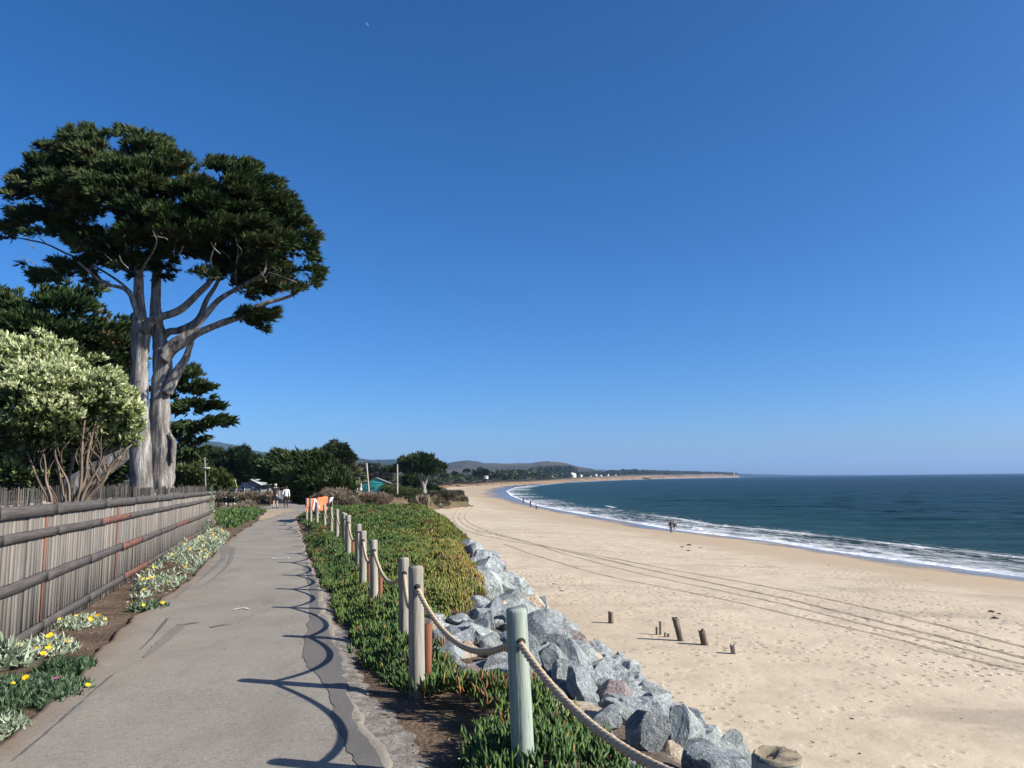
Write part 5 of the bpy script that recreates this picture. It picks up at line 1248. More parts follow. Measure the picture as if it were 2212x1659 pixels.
woods('distant_woods', [(380, 1034, 320), (460, 1032, 330), (540, 1028, 340), (600, 1026, 340), (700, 1030, 350), (760, 1036, 360)], 60, 5, 220, 4, 'dark wooded ground behind the cypress clumps on the left')

# ------------------------------------------------------------------ buildings
def plain(name, c, rough=0.8, var=0.85): return m_simple(name, [(0.3, tuple(v * var for v in c)), (0.7, c)], 2.0, rough=rough)
TEAL = plain('turquoise_board', (0.05, 0.30, 0.30)); ROOFG = plain('grey_shingle', (0.16, 0.165, 0.16)); ROOFL = plain('pale_roof', (0.24, 0.26, 0.24)); WALLW = plain('white_wall', (0.72, 0.70, 0.65)); WALLG = plain('grey_wall', (0.24, 0.27, 0.29)); GLASS = NT('window_glass').fin((0.02, 0.025, 0.03), 0.15, None, 0.5); BRICK = plain('chimney_brick', (0.20, 0.10, 0.085)); WHT = plain('white_trim', (0.75, 0.75, 0.73)); POLE = m_simple('pole_wood', [(0.3, (0.30, 0.27, 0.23)), (0.7, (0.46, 0.43, 0.38))], 3, (1, 1, 0.1), 0.85)
def gable(name, cx, cy, gz_, wid, dep, eave, ridge, ang, wall, roof, label, wins=(), ov=0.3, cat='house', batten=None, fascia=None):
    """house with its gable end facing the viewer; local u across, v away"""
    root = empty(name, (cx, cy, gz_), label, cat)
    u = np.array([cos(ang), sin(ang), 0]); v = np.array([-sin(ang), cos(ang), 0]); o = np.array([cx, cy, gz_])
    def W(a, b, c): return o + u * a + v * b + np.array([0, 0, c])
    h = wid / 2; m_ = MB()
    P = [W(-h, 0, -0.6), W(h, 0, -0.6), W(h, 0, eave), W(0, 0, ridge), W(-h, 0, eave), W(-h, dep, -0.6), W(h, dep, -0.6), W(h, dep, eave), W(0, dep, ridge), W(-h, dep, eave)]
    m_.add(P, [[0, 1, 2, 4], [5, 9, 7, 6], [1, 6, 7, 2], [0, 4, 9, 5]], [[4, 2, 3], [9, 8, 7]])
    m_.build('wall', wall, root)
    rf = MB(); sl_ = (ridge - eave) / h
    for sg in (-1, 1):
        e = h + ov; ze = eave - sl_ * ov
        a, b_ = [W(0, -ov, ridge + 0.12), W(sg * e, -ov, ze + 0.12), W(sg * e, dep + ov, ze + 0.12), W(0, dep + ov, ridge + 0.12)], [W(0, -ov, ridge + 0.01), W(sg * e, -ov, ze + 0.01), W(sg * e, dep + ov, ze + 0.01), W(0, dep + ov, ridge + 0.01)]
        rf.add(a + b_, [[0, 1, 2, 3], [4, 7, 6, 5], [0, 4, 5, 1], [1, 5, 6, 2], [2, 6, 7, 3]])
    ro = rf.build('roof', roof, root)
    if fascia:
        m_ = MB()
        for sg in (-1, 1):
            m_.bar(W(0, -ov - 0.03, ridge + 0.04), W(sg * (h + ov), -ov - 0.03, eave - sl_ * ov + 0.04), 0.18, 0.05)
        m_.build('fascia', fascia, ro)
    if batten:
        m_ = MB()
        for a in np.arange(-h + 0.2, h, batten):
            m_.bar(W(a, -0.02, -0.5), W(a, -0.02, ridge - abs(a) * sl_ - 0.15), 0.06, 0.05, v)
        m_.build('batten', wall, root)
        m_ = MB(); m_.bar(W(-h, -0.04, eave + 0.1), W(h, -0.04, eave + 0.1), 0.12, 0.09); m_.build('belt_board', wall, root)
    for (a, z, ww, hh) in wins:
        m_ = MB(); m_.box(W(a, -0.02, z), (ww, 0.06, hh), [u, v, [0, 0, 1]]); wn_ = m_.build('window', WHT if wall is not TEAL else GLASS, root)
        m_ = MB(); m_.box(W(a, -0.055, z), (ww * 0.86, 0.03, hh * 0.86), [u, v, [0, 0, 1]]); m_.build('pane', GLASS, wn_)
    return root
p = at(812, 1057, 150); gable('barn', p[0], 150, p[2], 5.1, 7, 1.15, 2.15, 0.12, TEAL, ROOFG, 'turquoise board and batten barn with a low grey gable roof', [(-0.45, 0.25, 0.5, 0.3)], 0.25, 'barn', 0.27)
p = at(770, 1053, 165); gable('shed', p[0], 165, p[2], 2.2, 4, 1.0, 1.25, -0.2, WALLW, ROOFL, 'plain white shed wall left of the turquoise barn', [(0.1, -0.3, 0.3, 0.3)], 0.1, 'shed')
p = at(530, 1062, 125); gable('gabled_house', p[0], 125, p[2], 5.4, 9, 1.2, 2.3, -0.18, WALLG, ROOFL, 'low grey house with a wide gable beyond the brown heath', [(-0.2, 0.35, 1.0, 1.0)], 0.45, 'house', None, WHT)
r_ = bpy.data.objects['gabled_house']; rf_ = [c for c in bpy.data.objects if c.parent == r_ and c.name.startswith('roof')][0]
c_ = at(560, 1036, 131); m_ = MB(); m_.box(c_, (0.7, 0.7, 2.4)); m_.build('chimney', BRICK, rf_)
p = at(548, 1052, 165); gable('flat_house', p[0], 165, p[2], 5.4, 6, 3.2, 3.5, 0.05, WHT, WHT, 'white upper storey with a row of windows behind the gabled house', [(-1.6, 2.3, 0.8, 0.7), (-0.5, 2.3, 0.8, 0.7), (0.6, 2.3, 0.8, 0.7), (1.7, 2.3, 0.8, 0.7)], 0.3)
p = at(600, 1072, 112); gable('shaded_house', p[0], 112, p[2], 6.0, 8, 1.3, 1.7, 0.0, WALLG, ROOFG, 'house half hidden in shade behind the bareheaded walker', [(-0.6, 0.5, 1.0, 0.7), (1.2, 0.5, 0.9, 0.7)], 0.3)
FH = [(1050, 1032.5, 560, 3, 'lone white hut on the dunes left of the ochre cliff'), (1153, 1031.8, 1250, 7, 'white cottage at the edge of the far beach grass'), (1170, 1032, 1280, 4, 'little white cube house next to the far cottage'), (1190, 1031, 1400, 12, 'long low white house among the far trees'), (1198, 1029.5, 1500, 5, 'white house set slightly uphill from the long one'),
      (1238, 1030.5, 1700, 16, 'wide white building row above the far beach'), (1252, 1029.5, 1800, 8, 'pale house at the right end of the wide white row'), (1275, 1029, 2000, 7, 'small pale house in the middle of the far village'), (1286, 1028, 2050, 9, 'pale house with a high wall in the far village'), (1298, 1028.5, 2150, 7, 'right hand neighbour of the high walled house'),
      (1313, 1027.5, 2250, 8, 'pale house under the start of the long tree belt'), (1328, 1027, 2400, 9, 'last pale house before the far cliff'), (1118, 1031.5, 1050, 4, 'tiny white hut behind the end of the ochre cliff')]
for (px, py, Y, wd, lab) in FH:
    p = at(px, py, Y); hh = wd * 0.5; gable('far_house', p[0], Y, p[2], wd, wd * 0.8, hh * 0.75 * 1.2, hh * 1.3, rng.normal(0, 0.3), WALLW, ROOFL if rng.random() < 0.6 else WHT, lab, [(0, hh * 0.4, wd * 0.3, hh * 0.35)], wd * 0.04)
    bpy.data.objects[[o.name for o in bpy.data.objects if o.name.startswith('far_house')][-1]]['group'] = 'pale houses of the far village'
# tower at the far headland
p = at(1586, 1028, 4250); m_ = MB(); m_.tube([p, p + [0, 0, 10], p + [0, 0, 11], p + [0, 0, 16]], [3.5, 3, 4, 2.5], 10); tag(m_.build('white_tower', WHT, None, p), 'tiny white tower at the end of the far cliff', 'tower')
POLED = m_simple('grey_pole_wood', [(0.3, (0.16, 0.145, 0.125)), (0.7, (0.27, 0.25, 0.22))], 3, (1, 1, 0.1), 0.85)
def pole(px, pb, pt, Y, dia, label, arms=(), trans=None, name='utility_pole', tilt=0.0, mat=None):
    b_ = at(px, pb, Y); t_ = at(px - tilt, pt, Y); root = empty(name, b_, label, 'pole')
    m_ = MB(); m_.tube([b_ - [0, 0, 0.8], b_, (b_ + t_) / 2, t_], [dia / 2, dia / 2, dia * 0.45, dia * 0.4], 10); m_.build('shaft', mat or POLE, root)
    for (py, wd) in arms:
        c = at(px - tilt * (pb - py) / (pb - pt), py, Y - dia * 0.6); m_ = MB(); m_.box(c, (wd, 0.09, 0.11)); m_.build('crossarm', POLE, root)
        m_ = MB()
        for q in ((-0.42, 0.42) if trans else ()): m_.tube([c + [q * wd, 0, 0.055], c + [q * wd, 0, 0.2]], [0.05, 0.03], 7)
        if trans: m_.build('insulator', WHT, root)
    if trans:
        c = at(trans[0], trans[1], Y - 0.1); m_ = MB(); m_.tube([c - [0, 0, 0.4], c + [0, 0, 0.35], c + [0, 0, 0.45]], [0.22, 0.22, 0.12], 10); m_.build('transformer', WHT, root)
pole(444, 1056, 988, 60, 0.12, 'bare wooden utility pole with one low crossarm behind the fence end', [(1011, 0.75)], None, tilt=1.5, mat=POLED)
pole(565.5, 1046, 996, 130, 0.30, 'pale utility pole with a transformer above the white storey', [(998, 0.9), (1013, 0.7)], (569, 1001))
pole(797, 1064, 1000, 112, 0.21, 'tall leaning pale pole in front of the turquoise barn', tilt=5, name='bare_pole')
pole(858.5, 1058, 1003, 140, 0.26, 'thin upright bare pole left of the flat topped cypress', name='bare_pole')
pole(536, 1040, 1018, 150, 0.28, 'short mast with a small lamp arm on the roofs', [(1024, 1.1)], None, name='roof_mast')
p = at(506, 1044, 70); m_ = MB(); m_.tube([at(507, 1035, 60), at(513, 1056, 60)], 0.022, 6); tag(m_.build('guy_guard', plain('yellow_guard', (0.55, 0.50, 0.12)), None, at(513, 1056, 60)), 'slanting yellow guy wire guard beside the thicket', 'guy guard')
# low fence in front of gabled house
a_, b_ = at(492, 1066, 112), at(600, 1064, 112); m_ = MB(); root = empty('paling_fence', a_, 'long low pale fence in front of the gabled house', 'fence')
m_.bar(a_ + [0, 0, 0.3], b_ + [0, 0, 0.3], 0.65, 0.03); m_.build('board_panel', WALLG, root)
for f in np.linspace(0, 1, 7): 
    m_ = MB(); c = a_ + (b_ - a_) * f; m_.box(c + [0, -0.06, 0.35], (0.1, 0.08, 0.9)); m_.build('post', POLE, root)

# ------------------------------------------------------------------ bench, barrier
DG = plain('dark_green_paint', (0.012, 0.022, 0.016)); CONC = plain('pale_concrete', (0.60, 0.58, 0.53))
def bench():
    Y = 68.0; b_ = px_ground(497, 1094.5); Y = b_[1]; g = gz(b_[0], Y); root = empty('park_bench', (b_[0], Y, g), 'dark green bench seen from behind on pale feet at the heath edge', 'bench')
    x0 = b_[0]; s = Y / FOC; w2 = 14.5 * s
    for q in range(4):
        m_ = MB(); m_.box((x0, Y - 0.05 * q, g + 0.42 + 0.115 * q), (w2 * 2, 0.035, 0.105), [[1, 0, -0.02], [0, 1, 0], [0.02, 0, 1]]); m_.build('backrest', DG, root)
    for q in range(3):
        m_ = MB(); m_.box((x0, Y + 0.12 + 0.13 * q, g + 0.38), (w2 * 2, 0.12, 0.035)); m_.build('seat', DG, root)
    for sx_ in (-0.62, 0.62):
        m_ = MB(); m_.box((x0 + sx_ * w2, Y + 0.22, g + 0.15), (0.12, 0.5, 0.42)); m_.bar((x0 + sx_ * w2, Y + 0.16, g + 0.3), (x0 + sx_ * w2, Y - 0.10, g + 0.88), 0.07, 0.05); m_.build('leg', CONC, root)
bench()
ORG = NT('orange_netting'); c = ORG.coord('Object')
ORG = ORG.fin(ORG.ramp(ORG.noise(c, 3, 4, 0.6), [(0.3, (0.72, 0.13, 0.045)), (0.7, (0.85, 0.20, 0.08))]), 0.6, ORG.bump(ORG.vor(c, 30), 0.4, 0.01), 0.3)
def barrier():
    Yb = 31.2; base = px_ground(684, 1106); g = gz(base[0], base[1])
    root = empty('construction_barrier', (base[0], Yb, g), 'orange netting draped over a leaning white barricade at the end of the roped posts', 'barrier')
    def net(L, nm):
        L = np.array(L, float); n = 26
        T_ = spline(L[:, :3], n); B_ = spline(L[:, [3, 4, 5]], n)
        u = np.linspace(0, 1, 12); V = []
        for i_ in range(n):
            t3, b3 = at(T_[i_, 0], T_[i_, 1], T_[i_, 2]), at(B_[i_, 0], B_[i_, 1], B_[i_, 2])
            for q, f in enumerate(u):
                p = t3 + (b3 - t3) * f; p = p + np.array([0, 1, 0]) * 0.07 * float(fbm(i_ * 0.4, f * 3, 0, 3, 2)) * (0.3 + f); V.append(p)
        idx = np.arange(n * 12).reshape(n, 12); Q = np.stack([idx[:-1, :-1], idx[1:, :-1], idx[1:, 1:], idx[:-1, 1:]], -1).reshape(-1, 4)
        o = mk(nm, np.array(V), Q, ORG, root, smooth=True); md = o.modifiers.new('thick', 'SOLIDIFY'); md.thickness = 0.012; return o
    net([(686, 1075.5, 31.4, 682, 1101, 31.3), (694, 1074, 31.6, 692, 1103, 31.5), (702, 1072.4, 31.8, 700, 1103, 31.7), (708, 1073, 31.9, 707, 1102, 31.9)], 'netting')
    net([(666, 1076.5, 30.6, 658, 1108, 30.0), (668, 1077, 31.0, 661, 1107, 30.7), (672, 1077, 31.4, 668, 1105, 31.3), (680, 1076, 31.5, 676, 1103, 31.4), (687, 1075, 31.4, 683, 1102, 31.3)], 'netting')
    m_ = MB(); m_.bar(at(705, 1094, 31.3), at(717, 1075, 31.0), 0.13, 0.03, (1, 0, 0.6)); m_.build('board', WHT, root)
    m_ = MB(); m_.bar(at(680, 1078, 31.2), at(676, 1103, 30.9), 0.06, 0.05, (1, 0, 0)); m_.bar(at(681, 1078, 31.2), at(690, 1098, 31.0), 0.06, 0.05, (1, 0, 0)); m_.build('trestle_leg', WHT, root)
    m_ = MB(); m_.tube([at(719, 1071, 31.2), at(717, 1103, 31.2)], 0.012, 6); m_.build('stake', POLE, root)
barrier()

# ------------------------------------------------------------------ people
def skin(nodes, edges, radii, sub=2, root_i=0):
    me = bpy.data.meshes.new('tmp'); me.from_pydata([tuple(v) for v in nodes], edges, []); o = bpy.data.objects.new('tmp', me); COL.objects.link(o)
    md = o.modifiers.new('s', 'SKIN'); md.use_smooth_shade = True
    for i_, r in enumerate(radii):
        d = me.skin_vertices[0].data[i_]; d.radius = (r, r) if np.isscalar(r) else r; d.use_root = (i_ == root_i)
    s2 = o.modifiers.new('d', 'SUBSURF'); s2.levels = sub; s2.render_levels = sub
    dg = bpy.context.evaluated_depsgraph_get(); ev = o.evaluated_get(dg); r = bpy.data.meshes.new_from_object(ev, depsgraph=dg)
    bpy.data.objects.remove(o); return r
def cloth(n, c, rough=0.8): return m_simple(n, [(0.3, tuple(v * 0.8 for v in c)), (0.7, c)], 12, rough=rough)
SKINM = cloth('skin', (0.50, 0.31, 0.22), 0.5)
def person(loc, H, face, label, top, topc, sleeves, legs, legc, long_legs, hairc, shoec, stride=0.16, swing=0.12, cap=False, group=None, hug=0):
    """face: heading angle, 0 = walking away from the viewer (+y)"""
    root = empty('person', loc, label, 'person', group); root.rotation_euler = (0, 0, face)
    k = H / 1.75; L = lambda *v: np.array(v, float) * k
    ank = [L(-0.09, -stride, 0.09), L(0.10, stride, 0.09)]; kn = [L(-0.095, -stride * 0.35 + 0.03, 0.50), L(0.10, stride * 0.55 + 0.05, 0.50)]; hip = [L(-0.09, 0, 0.92), L(0.09, 0, 0.92)]
    toe = [L(-0.10, -stride + 0.17, 0.035), L(0.11, stride + 0.17, 0.035)]; heel = [L(-0.09, -stride - 0.06, 0.04), L(0.10, stride - 0.06, 0.04)]
    sh = [L(-0.185, 0, 1.43), L(0.185, 0, 1.43)]; el = [L(-0.25, -swing * 0.4 - 0.02, 1.14), L(0.25, swing * 0.4 - 0.02, 1.14)]; wr = [L(-0.26, swing * 0.5 + 0.05, 0.90), L(0.26, -swing * 0.2 + 0.08, 0.90)]
    if hug: s_ = 0 if hug < 0 else 1; el[s_] = L(0.30 * hug, -0.12, 1.24); wr[s_] = L(0.50 * hug, -0.14, 1.18)
    N = [L(0, 0, 0.95), L(0, 0, 1.12), L(0, 0.01, 1.30), L(0, 0.0, 1.43), L(0, 0.01, 1.52), L(0, 0.03, 1.60), L(0, 0.02, 1.68)]
    R = [(0.15, 0.11), (0.135, 0.10), (0.155, 0.11), (0.12, 0.085), 0.055, (0.075, 0.095), (0.07, 0.085)]
    E = [(0, 1), (1, 2), (2, 3), (3, 4), (4, 5), (5, 6)]
    def ad(p, r, to): N.append(p); R.append(r); E.append((to, len(N) - 1)); return len(N) - 1
    for s_ in (0, 1):
        a = ad(hip[s_], 0.095, 0); b_ = ad(kn[s_], 0.06, a); c = ad(ank[s_], 0.04, b_); ad(toe[s_], 0.035, c)
        a = ad(sh[s_], 0.062, 3); b_ = ad(el[s_], 0.044, a); c = ad(wr[s_], 0.03, b_)
        pm = wr[s_] + L(0, 0.02, -0.07); a = ad(pm, (0.03, 0.018), c)
        for q in range(4): 
            f1 = ad(pm + L(0, -0.025 + q * 0.018, -0.055), 0.0085, a); ad(pm + L(-0.01 * (1 if s_ else -1), -0.02 + q * 0.018, -0.09 + 0.006 * abs(q - 1.5)), 0.0075, f1)
        ad(pm + L(0, 0.055, -0.02), 0.009, a)
    ad(L(0, 0.125, 1.60), 0.012, 5); ad(L(-0.085, 0.02, 1.60), 0.014, 5); ad(L(0.085, 0.02, 1.60), 0.014, 5)
    R2 = [tuple(np.array(r) * k) if not np.isscalar(r) else r * k for r in R]
    me = skin(N, E, R2); me.materials.append(SKINM); mo('body', me, root)
    # top
    N2 = [L(0, 0, 0.90), L(0, 0, 1.0), L(0, 0, 1.14), L(0, 0.01, 1.30), L(0, 0, 1.44), L(0, 0.0, 1.49)]; R2 = [(0.175, 0.135), (0.17, 0.13), (0.155, 0.12), (0.178, 0.13), (0.135, 0.10), 0.07]; E2 = [(0, 1), (1, 2), (2, 3), (3, 4), (4, 5)]
    for s_ in (0, 1):
        N2.append(sh[s_]); R2.append(0.078); E2.append((4, len(N2) - 1))
        e_ = sh[s_] + (el[s_] - sh[s_]) * (0.75 if sleeves < 1 else 1.0); N2.append(e_); R2.append(0.062); E2.append((len(N2) - 2, len(N2) - 1))
        if sleeves >= 1: N2.append(wr[s_]); R2.append(0.044); E2.append((len(N2) - 2, len(N2) - 1))
    me = skin(N2, E2, [tuple(np.array(r) * k) if not np.isscalar(r) else r * k for r in R2]); me.materials.append(topc); mo(top, me, root)
    if legs:
        N3 = [L(0, 0, 1.0), L(0, 0, 0.93)]; R3 = [(0.165, 0.125), (0.165, 0.125)]; E3 = [(0, 1)]
        for s_ in (0, 1):
            N3.append(hip[s_] + L(0, 0, -0.06)); R3.append(0.112); E3.append((1, len(N3) - 1)); N3.append(kn[s_] + L(0, 0, 0.02 if not long_legs else 0)); R3.append(0.088 if not long_legs else 0.072); E3.append((len(N3) - 2, len(N3) - 1))
            if long_legs: N3.append(ank[s_] + L(0, 0, 0.02)); R3.append(0.052); E3.append((len(N3) - 2, len(N3) - 1))
        me = skin(N3, E3, [tuple(np.array(r) * k) if not np.isscalar(r) else r * k for r in R3]); me.materials.append(legc); mo(legs, me, root)
    for s_ in (0, 1):
        me = skin([heel[s_], (heel[s_] + toe[s_]) / 2 + L(0, 0, 0.02), toe[s_] + L(0, 0.03, 0.005), ank[s_] + L(0, 0, 0.01)], [(0, 1), (1, 2), (1, 3)], [0.05 * k, 0.052 * k, 0.042 * k, 0.05 * k], 2, 1); me.materials.append(shoec); mo('shoe', me, root)
    hN = [L(0, 0.0, 1.63), L(0, 0.01, 1.69), L(0, -0.045, 1.60)] + ([L(0, 0.15, 1.675)] if cap else [])
    me = skin(hN, [(0, 1), (0, 2)] + ([(1, 3)] if cap else []), [(0.086 * k, 0.098 * k), (0.075 * k, 0.088 * k), (0.068 * k, 0.05 * k)] + ([(0.07 * k, 0.012 * k)] if cap else []), 2); me.materials.append(hairc); mo('cap' if cap else 'hair', me, root)
    return root
BLK, NAVY, DKG, WHC, GRYH, JEAN, LTP = cloth('black_cloth', (0.018, 0.017, 0.02)), cloth('navy_cloth', (0.02, 0.028, 0.06)), cloth('charcoal_cloth', (0.04, 0.036, 0.042)), cloth('white_cloth', (0.78, 0.79, 0.82)), cloth('white_hair', (0.62, 0.61, 0.60)), cloth('denim', (0.05, 0.07, 0.12)), cloth('pale_trousers', (0.45, 0.42, 0.40))
DKH = cloth('dark_hair', (0.03, 0.022, 0.018))
p = px_ground(594, 1097.5); person((p[0], p[1], float(pz(p[0], p[1]))), 1.84, 0.0, 'white haired person in a dark vest and black shorts walking away on the path', 'vest', DKG, 0.5, 'shorts', BLK, False, GRYH, BLK, 0.13, 0.15)
p = px_ground(617, 1097.8); person((p[0], p[1], float(pz(p[0], p[1]))), 1.62, 0.05, 'person in a white long sleeved shirt and black trousers walking on the path', 'shirt', WHC, 1.0, 'trousers', BLK, True, DKG, BLK, 0.10, 0.1, True)
p = on_land(1449.5, 1152.5); person(tuple(p), 1.76, 0.0, 'taller dark clothed person of the couple standing arm in arm on the sand', 'jacket', BLK, 1.0, 'trousers', JEAN, True, DKH, WHC, 0.05, 0.05, hug=1)
q_ = p + np.array([0.52, 0.02, 0]); q_[2] = gz(q_[0], q_[1]); person(tuple(q_), 1.66, 0.0, 'navy jacketed person in pale trousers leaning on a taller partner at the water', 'jacket', NAVY, 1.0, 'trousers', LTP, True, GRYH, WHC, 0.04, 0.05)
for px, py, h_, fc, lab, tc, lc in ((1130.5, 1088.5, 1.75, 0.2, 'farthest of three beach walkers, in dark clothes with a pale top edge', NAVY, BLK), (1146, 1095.5, 1.72, 0.1, 'middle one of three beach walkers, all in black', BLK, BLK), (1159.2, 1102, 1.72, 3.0, 'nearest of three beach walkers, in a white shirt', WHC, BLK)):
    p = on_land(px, py); person(tuple(p), h_ * 1.05, fc, lab, 'shirt', tc, 0.5, 'trousers', lc, True, DKH, BLK, 0.14, 0.12)

# ------------------------------------------------------------------ old pilings, tracks, kelp, driftwood
PILE = m_simple('old_piling', [(0.3, (0.045, 0.036, 0.03)), (0.5, (0.13, 0.105, 0.085)), (0.72, (0.26, 0.22, 0.18))], 9, (1, 1, 0.12), 0.9, 0.9, 0.03, 0, 0.15, 7, 20)
PILEL = m_simple('pale_piling', [(0.3, (0.13, 0.115, 0.10)), (0.5, (0.27, 0.245, 0.215)), (0.72, (0.40, 0.37, 0.33))], 9, (1, 1, 0.12), 0.9, 0.9, 0.03, 0, 0.15, 7, 20)
def piling(px, pb, pt, wpx, lean, jag, label, mat=PILE):
    b_ = on_land(px, pb); s = b_[1] / FOC; h = (pb - pt) * s; r = wpx * s / 2; n_ = 16; V = []
    lv = [(-0.4, 1.08), (0.0, 1.06), (0.3, 1.0), (0.6, 1.0), (0.85, 0.97), (1.0, 0.95)]
    aa = np.arange(n_) * 2 * pi / n_; top = rng.uniform(-1, 0, n_) * jag; top = (top + np.roll(top, 1)) * 0.5 if jag < 0.3 else top
    for li, (f, rs) in enumerate(lv):
        for j_, a in enumerate(aa):
            z = f * h if li < 5 else h * (1 + top[j_])
            if li == 4: z = min(z, h * (1 + top[j_]) - 0.01)
            rr_ = r * rs * (1 + 0.10 * float(fbm(cos(a) * 2 + px, sin(a) * 2, f * 2, 3, 3)))
            V.append(b_ + np.array([cos(a) * rr_ + lean * f * h, sin(a) * rr_, z]))
    for j_, a in enumerate(aa): V.append(b_ + np.array([cos(a) * r * 0.6 + lean * h, sin(a) * r * 0.6, h * (1 + top[j_] - 0.06 - jag * 0.25)]))
    V.append(b_ + np.array([lean * h, 0, h * (1 - 0.1 - jag * 0.8)]))
    F_ = [[r_ * n_ + q, r_ * n_ + (q + 1) % n_, (r_ + 1) * n_ + (q + 1) % n_, (r_ + 1) * n_ + q] for r_ in range(6) for q in range(n_)]
    T_ = [[6 * n_ + q, 6 * n_ + (q + 1) % n_, 7 * n_] for q in range(n_)]
    m_ = MB(); m_.add(V, F_, T_); return tag(m_.build('old_piling', mat, None, b_), label, 'piling', 'old wooden pilings on the beach')
piling(1320, 1346, 1319, 11, 0.0, 0.22, 'dark jagged piling standing alone, the one nearest the rock bank')
piling(1419, 1371, 1355, 5, 0.0, 0.05, 'short thin stub standing left of a taller thin splinter')
piling(1426.5, 1371, 1342, 5, 0.03, 0.15, 'thin tall splinter of a piling beside the short stub')
piling(1437, 1376, 1366, 4.5, 0.0, 0.3, 'tiny pale broken stump low in the sand')
piling(1444, 1375.5, 1367, 6, 0.0, 0.8, 'tiny dark pointed stump low in the sand')
piling(1471, 1384, 1336, 13, -0.24, 0.03, 'tallest leaning piling with a flat top')
piling(1523, 1393, 1358, 15, -0.2, 0.25, 'thick dark leaning piling with a split jagged top')
piling(1586, 1412, 1391, 13, -0.12, 0.22, 'short pale piling with a crown of broken teeth', PILEL)
TRACK = NT('disturbed_sand'); c = TRACK.coord('Object'); TRACK = TRACK.fin(TRACK.ramp(TRACK.noise(c, 4, 5, 0.7), [(0.3, (0.30, 0.245, 0.175)), (0.7, (0.45, 0.37, 0.265))]), 0.95, TRACK.bump(TRACK.noise(c, 12, 5, 0.7), 0.8, 0.05), 0.2)
def track(pts, w_, hgt, mat=None):
    P = np.array([on_land(*q)[:2] for q in pts]); 
    n_ = 260; P = spline(P, n_)
    d = unit(np.gradient(P, axis=0)); nn = np.stack([d[:, 1], -d[:, 0]], -1)
    prof = [(-1.0, -0.06), (-0.62, 0.75), (-0.35, 0.9), (-0.12, 0.15), (0.12, 0.12), (0.35, 1.0), (0.62, 0.8), (1.0, -0.06)]
    s = np.arange(n_); V = []
    for (a, z) in prof:
        q = P + nn * (a * w_ / 2 * (1 + 0.25 * fbm(s * 0.35, a * 3, 0, 3, 4)))[:, None]
        zz = land(q[:, 0], q[:, 1]) + hgt * z * np.clip(0.75 + 1.0 * fbm(s * 0.5, a * 2, 0, 3, 7), 0.1, 1.4) + 0.004
        V.append(np.column_stack([q, zz]))
    V = np.stack(V, 1); idx = np.arange(n_ * 8).reshape(n_, 8); Q = np.stack([idx[:-1, :-1], idx[:-1, 1:], idx[1:, 1:], idx[1:, :-1]], -1).reshape(-1, 4)
    tag(mk('tyre_track', V, Q, mat or TRACK, smooth=True), kind='structure')
track([(1060, 1160), (1120, 1172), (1240, 1192), (1400, 1221), (1560, 1250), (1700, 1276), (1850, 1308), (2000, 1344), (2212, 1398), (2300, 1422)], 0.30, 0.034)
track([(1070, 1155), (1120, 1167), (1220, 1190), (1380, 1226), (1540, 1260), (1690, 1292), (1850, 1331), (2000, 1368), (2212, 1422), (2300, 1446)], 0.30, 0.044)
track([(1080, 1155), (1130, 1168), (1250, 1205), (1400, 1243), (1560, 1277), (1700, 1307), (1850, 1345), (2000, 1381), (2212, 1436), (2300, 1460)], 0.25, 0.028)
track([(1090, 1176), (1200, 1213), (1320, 1246), (1450, 1272), (1600, 1303), (1750, 1338), (1900, 1372), (2050, 1412), (2212, 1452)], 0.25, 0.027)
TRACKL = m_simple('loose_sand', [(0.3, (0.33, 0.27, 0.185)), (0.7, (0.48, 0.395, 0.28))], 3, rough=0.95, bump=0.6, bdist=0.03)
for pts_ in ([(1000, 1093), (985, 1108), (982, 1125), (1000, 1142), (1040, 1156), (1060, 1160)], [(1030, 1085), (1003, 1100), (993, 1115), (1000, 1130), (1030, 1146), (1070, 1155)], [(1044, 1085), (1018, 1100), (1006, 1114), (1012, 1128), (1050, 1146), (1080, 1155)]):
    track(pts_, 0.5, 0.05, TRACKL)
KELP = m_simple('kelp', [(0.3, (0.015, 0.011, 0.008)), (0.7, (0.06, 0.04, 0.025))], 8, rough=0.6, bump=0.6, bdist=0.03)
def lump(px, py, w_, label, name='kelp_clump', cat='seaweed', mat=KELP):
    b_ = on_land(px, py); s = b_[1] / FOC; r = w_ * s / 2; bm = bmesh.new(); bmesh.ops.create_icosphere(bm, subdivisions=3, radius=1)
    V = np.array([v.co[:] for v in bm.verts]); V = V * (1 + 0.6 * fbm(V[:, 0] * 2 + px, V[:, 1] * 2, V[:, 2] * 2, 4, 5))[:, None] * np.array([r, r * 0.7, min(r * 0.45, 0.22)])
    for v, c_ in zip(bm.verts, V): v.co = c_
    me = bpy.data.meshes.new(name); bm.to_mesh(me); bm.free(); me.materials.append(mat)
    tag(mo(name, me, None, b_), label, cat, 'dark seaweed clumps on the sand')
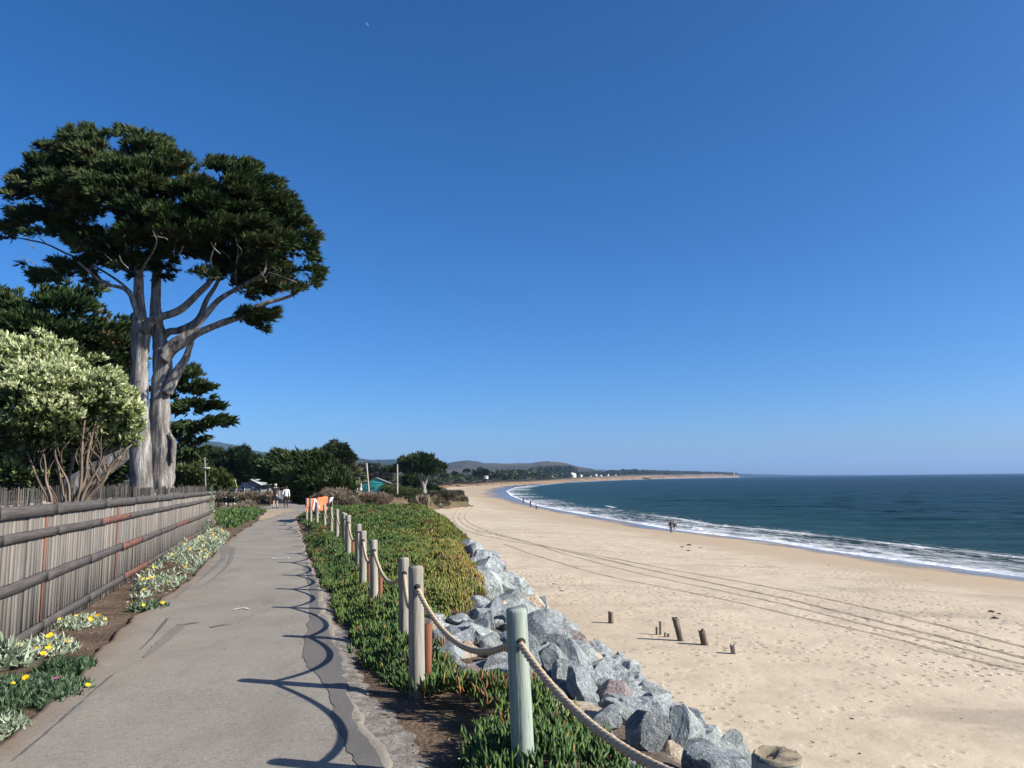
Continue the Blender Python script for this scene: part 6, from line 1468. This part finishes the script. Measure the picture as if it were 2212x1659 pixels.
for a in [(1473, 1182, 8, 'small dark kelp heap just below the standing couple'), (1488, 1178, 11, 'widest dark kelp heap below the standing couple'), (1513, 1184, 6, 'rounded kelp heap to the right of the widest one'), (1487, 1190, 8, 'flat kelp strip under the widest heap'), (2142, 1322, 15, 'upper of the dark kelp strips by the damp sand'), (2158, 1326, 9, 'small kelp knot between two dark strips'), (2148, 1336, 16, 'lower dark kelp strip by the damp sand'), (1212, 1277, 8, 'kelp scrap on the dry sand near the far tip of the rocks'), (1122, 1270, 6, 'kelp scrap beside the far tip of the rock bank'), (1196, 1262, 7, 'thin kelp scrap above the rock bank'), (1840, 1553, 9, 'lone black kelp lump on the bare near sand'), (1262, 1120, 5, 'speck of kelp on the sand left of the couple'), (1790, 1221, 4, 'speck of kelp near the swash line'), (1610, 1222, 5, 'speck of kelp above the tyre tracks')]: lump(*a)
m_ = MB(); a_, b_ = on_land(957, 1098), on_land(972, 1098); m_.tube([a_ + [0, 0, .1], (a_ + b_) / 2 + [0, 0, .14], b_ + [0, 0, .1]], [0.12, 0.16, 0.09], 8, True, 0.2); tag(m_.build('driftwood_log', PILE, None, a_), 'dark driftwood log lying on the sand below the ochre point', 'driftwood')
# litter specks of wrack on the sand
pts = []
for _ in range(170):
    px, py = rng.uniform(960, 2212), rng.uniform(1110, 1640)
    pts.append((px, py))
P = []
for px, py in pts:
    d = ray(px, py); z_ = -5.0
    for _ in range(4):
        q_ = EYE + d * ((z_ - EYE[2]) / d[2]); z_ = gz(q_[0], q_[1])
    sdq = float(signed(COAST, q_[0], q_[1])[0]); dwq = float(signed(WATER, q_[0], q_[1])[0])
    if sdq < -6.5 and dwq > 9: P.append([q_[0], q_[1], z_ + 0.015])
P = np.array(P); n = len(P); a = rng.uniform(0, 6.28, n)
i = np.repeat(np.arange(n), 2)
tag(blades('wrack', P[i] + rng.normal(0, 0.05, (n * 2, 3)) * [1, 1, 0.1], np.stack([np.cos(a), np.sin(a), 0.12 + 0 * a], -1)[i] + rng.normal(0, 0.3, (n * 2, 3)) * [1, 1, 0.3], rng.uniform(0.04, 0.13, n * 2), rng.uniform(0.008, 0.02, n * 2), rng.random(n * 2) * 0.6, DRYM), 'scattered scraps of dry wrack over the beach', 'wrack', None, 'stuff')

# ------------------------------------------------------------------ aeroplane
def plane():
    c = at(793.5, 52.5, 6000); root = empty('airplane', c, 'tiny white aeroplane high in the clear sky', 'airplane')
    d = unit(at(796.5, 56.5, 6000) - at(790.5, 48.5, 6000)); s = unit(np.cross(d, FW)) ; up = np.cross(s, d)
    d3 = unit(d + 0.5 * FW); L_ = 17
    m_ = MB(); m_.tube([c - d * L_, c - d * L_ * 0.8, c, c + d * L_ * 0.8, c + d * L_ * 0.97, c + d * L_], [0.4, 1.6, 2.1, 2.1, 1.3, 0.2], 12); m_.build('fuselage', WHT, root)
    for sg in (-1, 1):
        m_ = MB(); w_ = FW * sg; m_.add([c + d * 3, c - d * 3, c - d * 7 + w_ * 15, c - d * 5 + w_ * 15, c + d * 3 + s * .5, c - d * 3 + s * .5, c - d * 7 + w_ * 15 + s * .2, c - d * 5 + w_ * 15 + s * .2], [[0, 1, 2, 3], [4, 7, 6, 5], [0, 4, 5, 1], [1, 5, 6, 2], [2, 6, 7, 3], [3, 7, 4, 0]]); m_.build('wing', WHT, root)
    m_ = MB(); m_.bar(c - d * 14 - s * 0, c - d * 17 + s * 5, 3.5, 0.4, d); m_.build('tail', WHT, root)
plane()
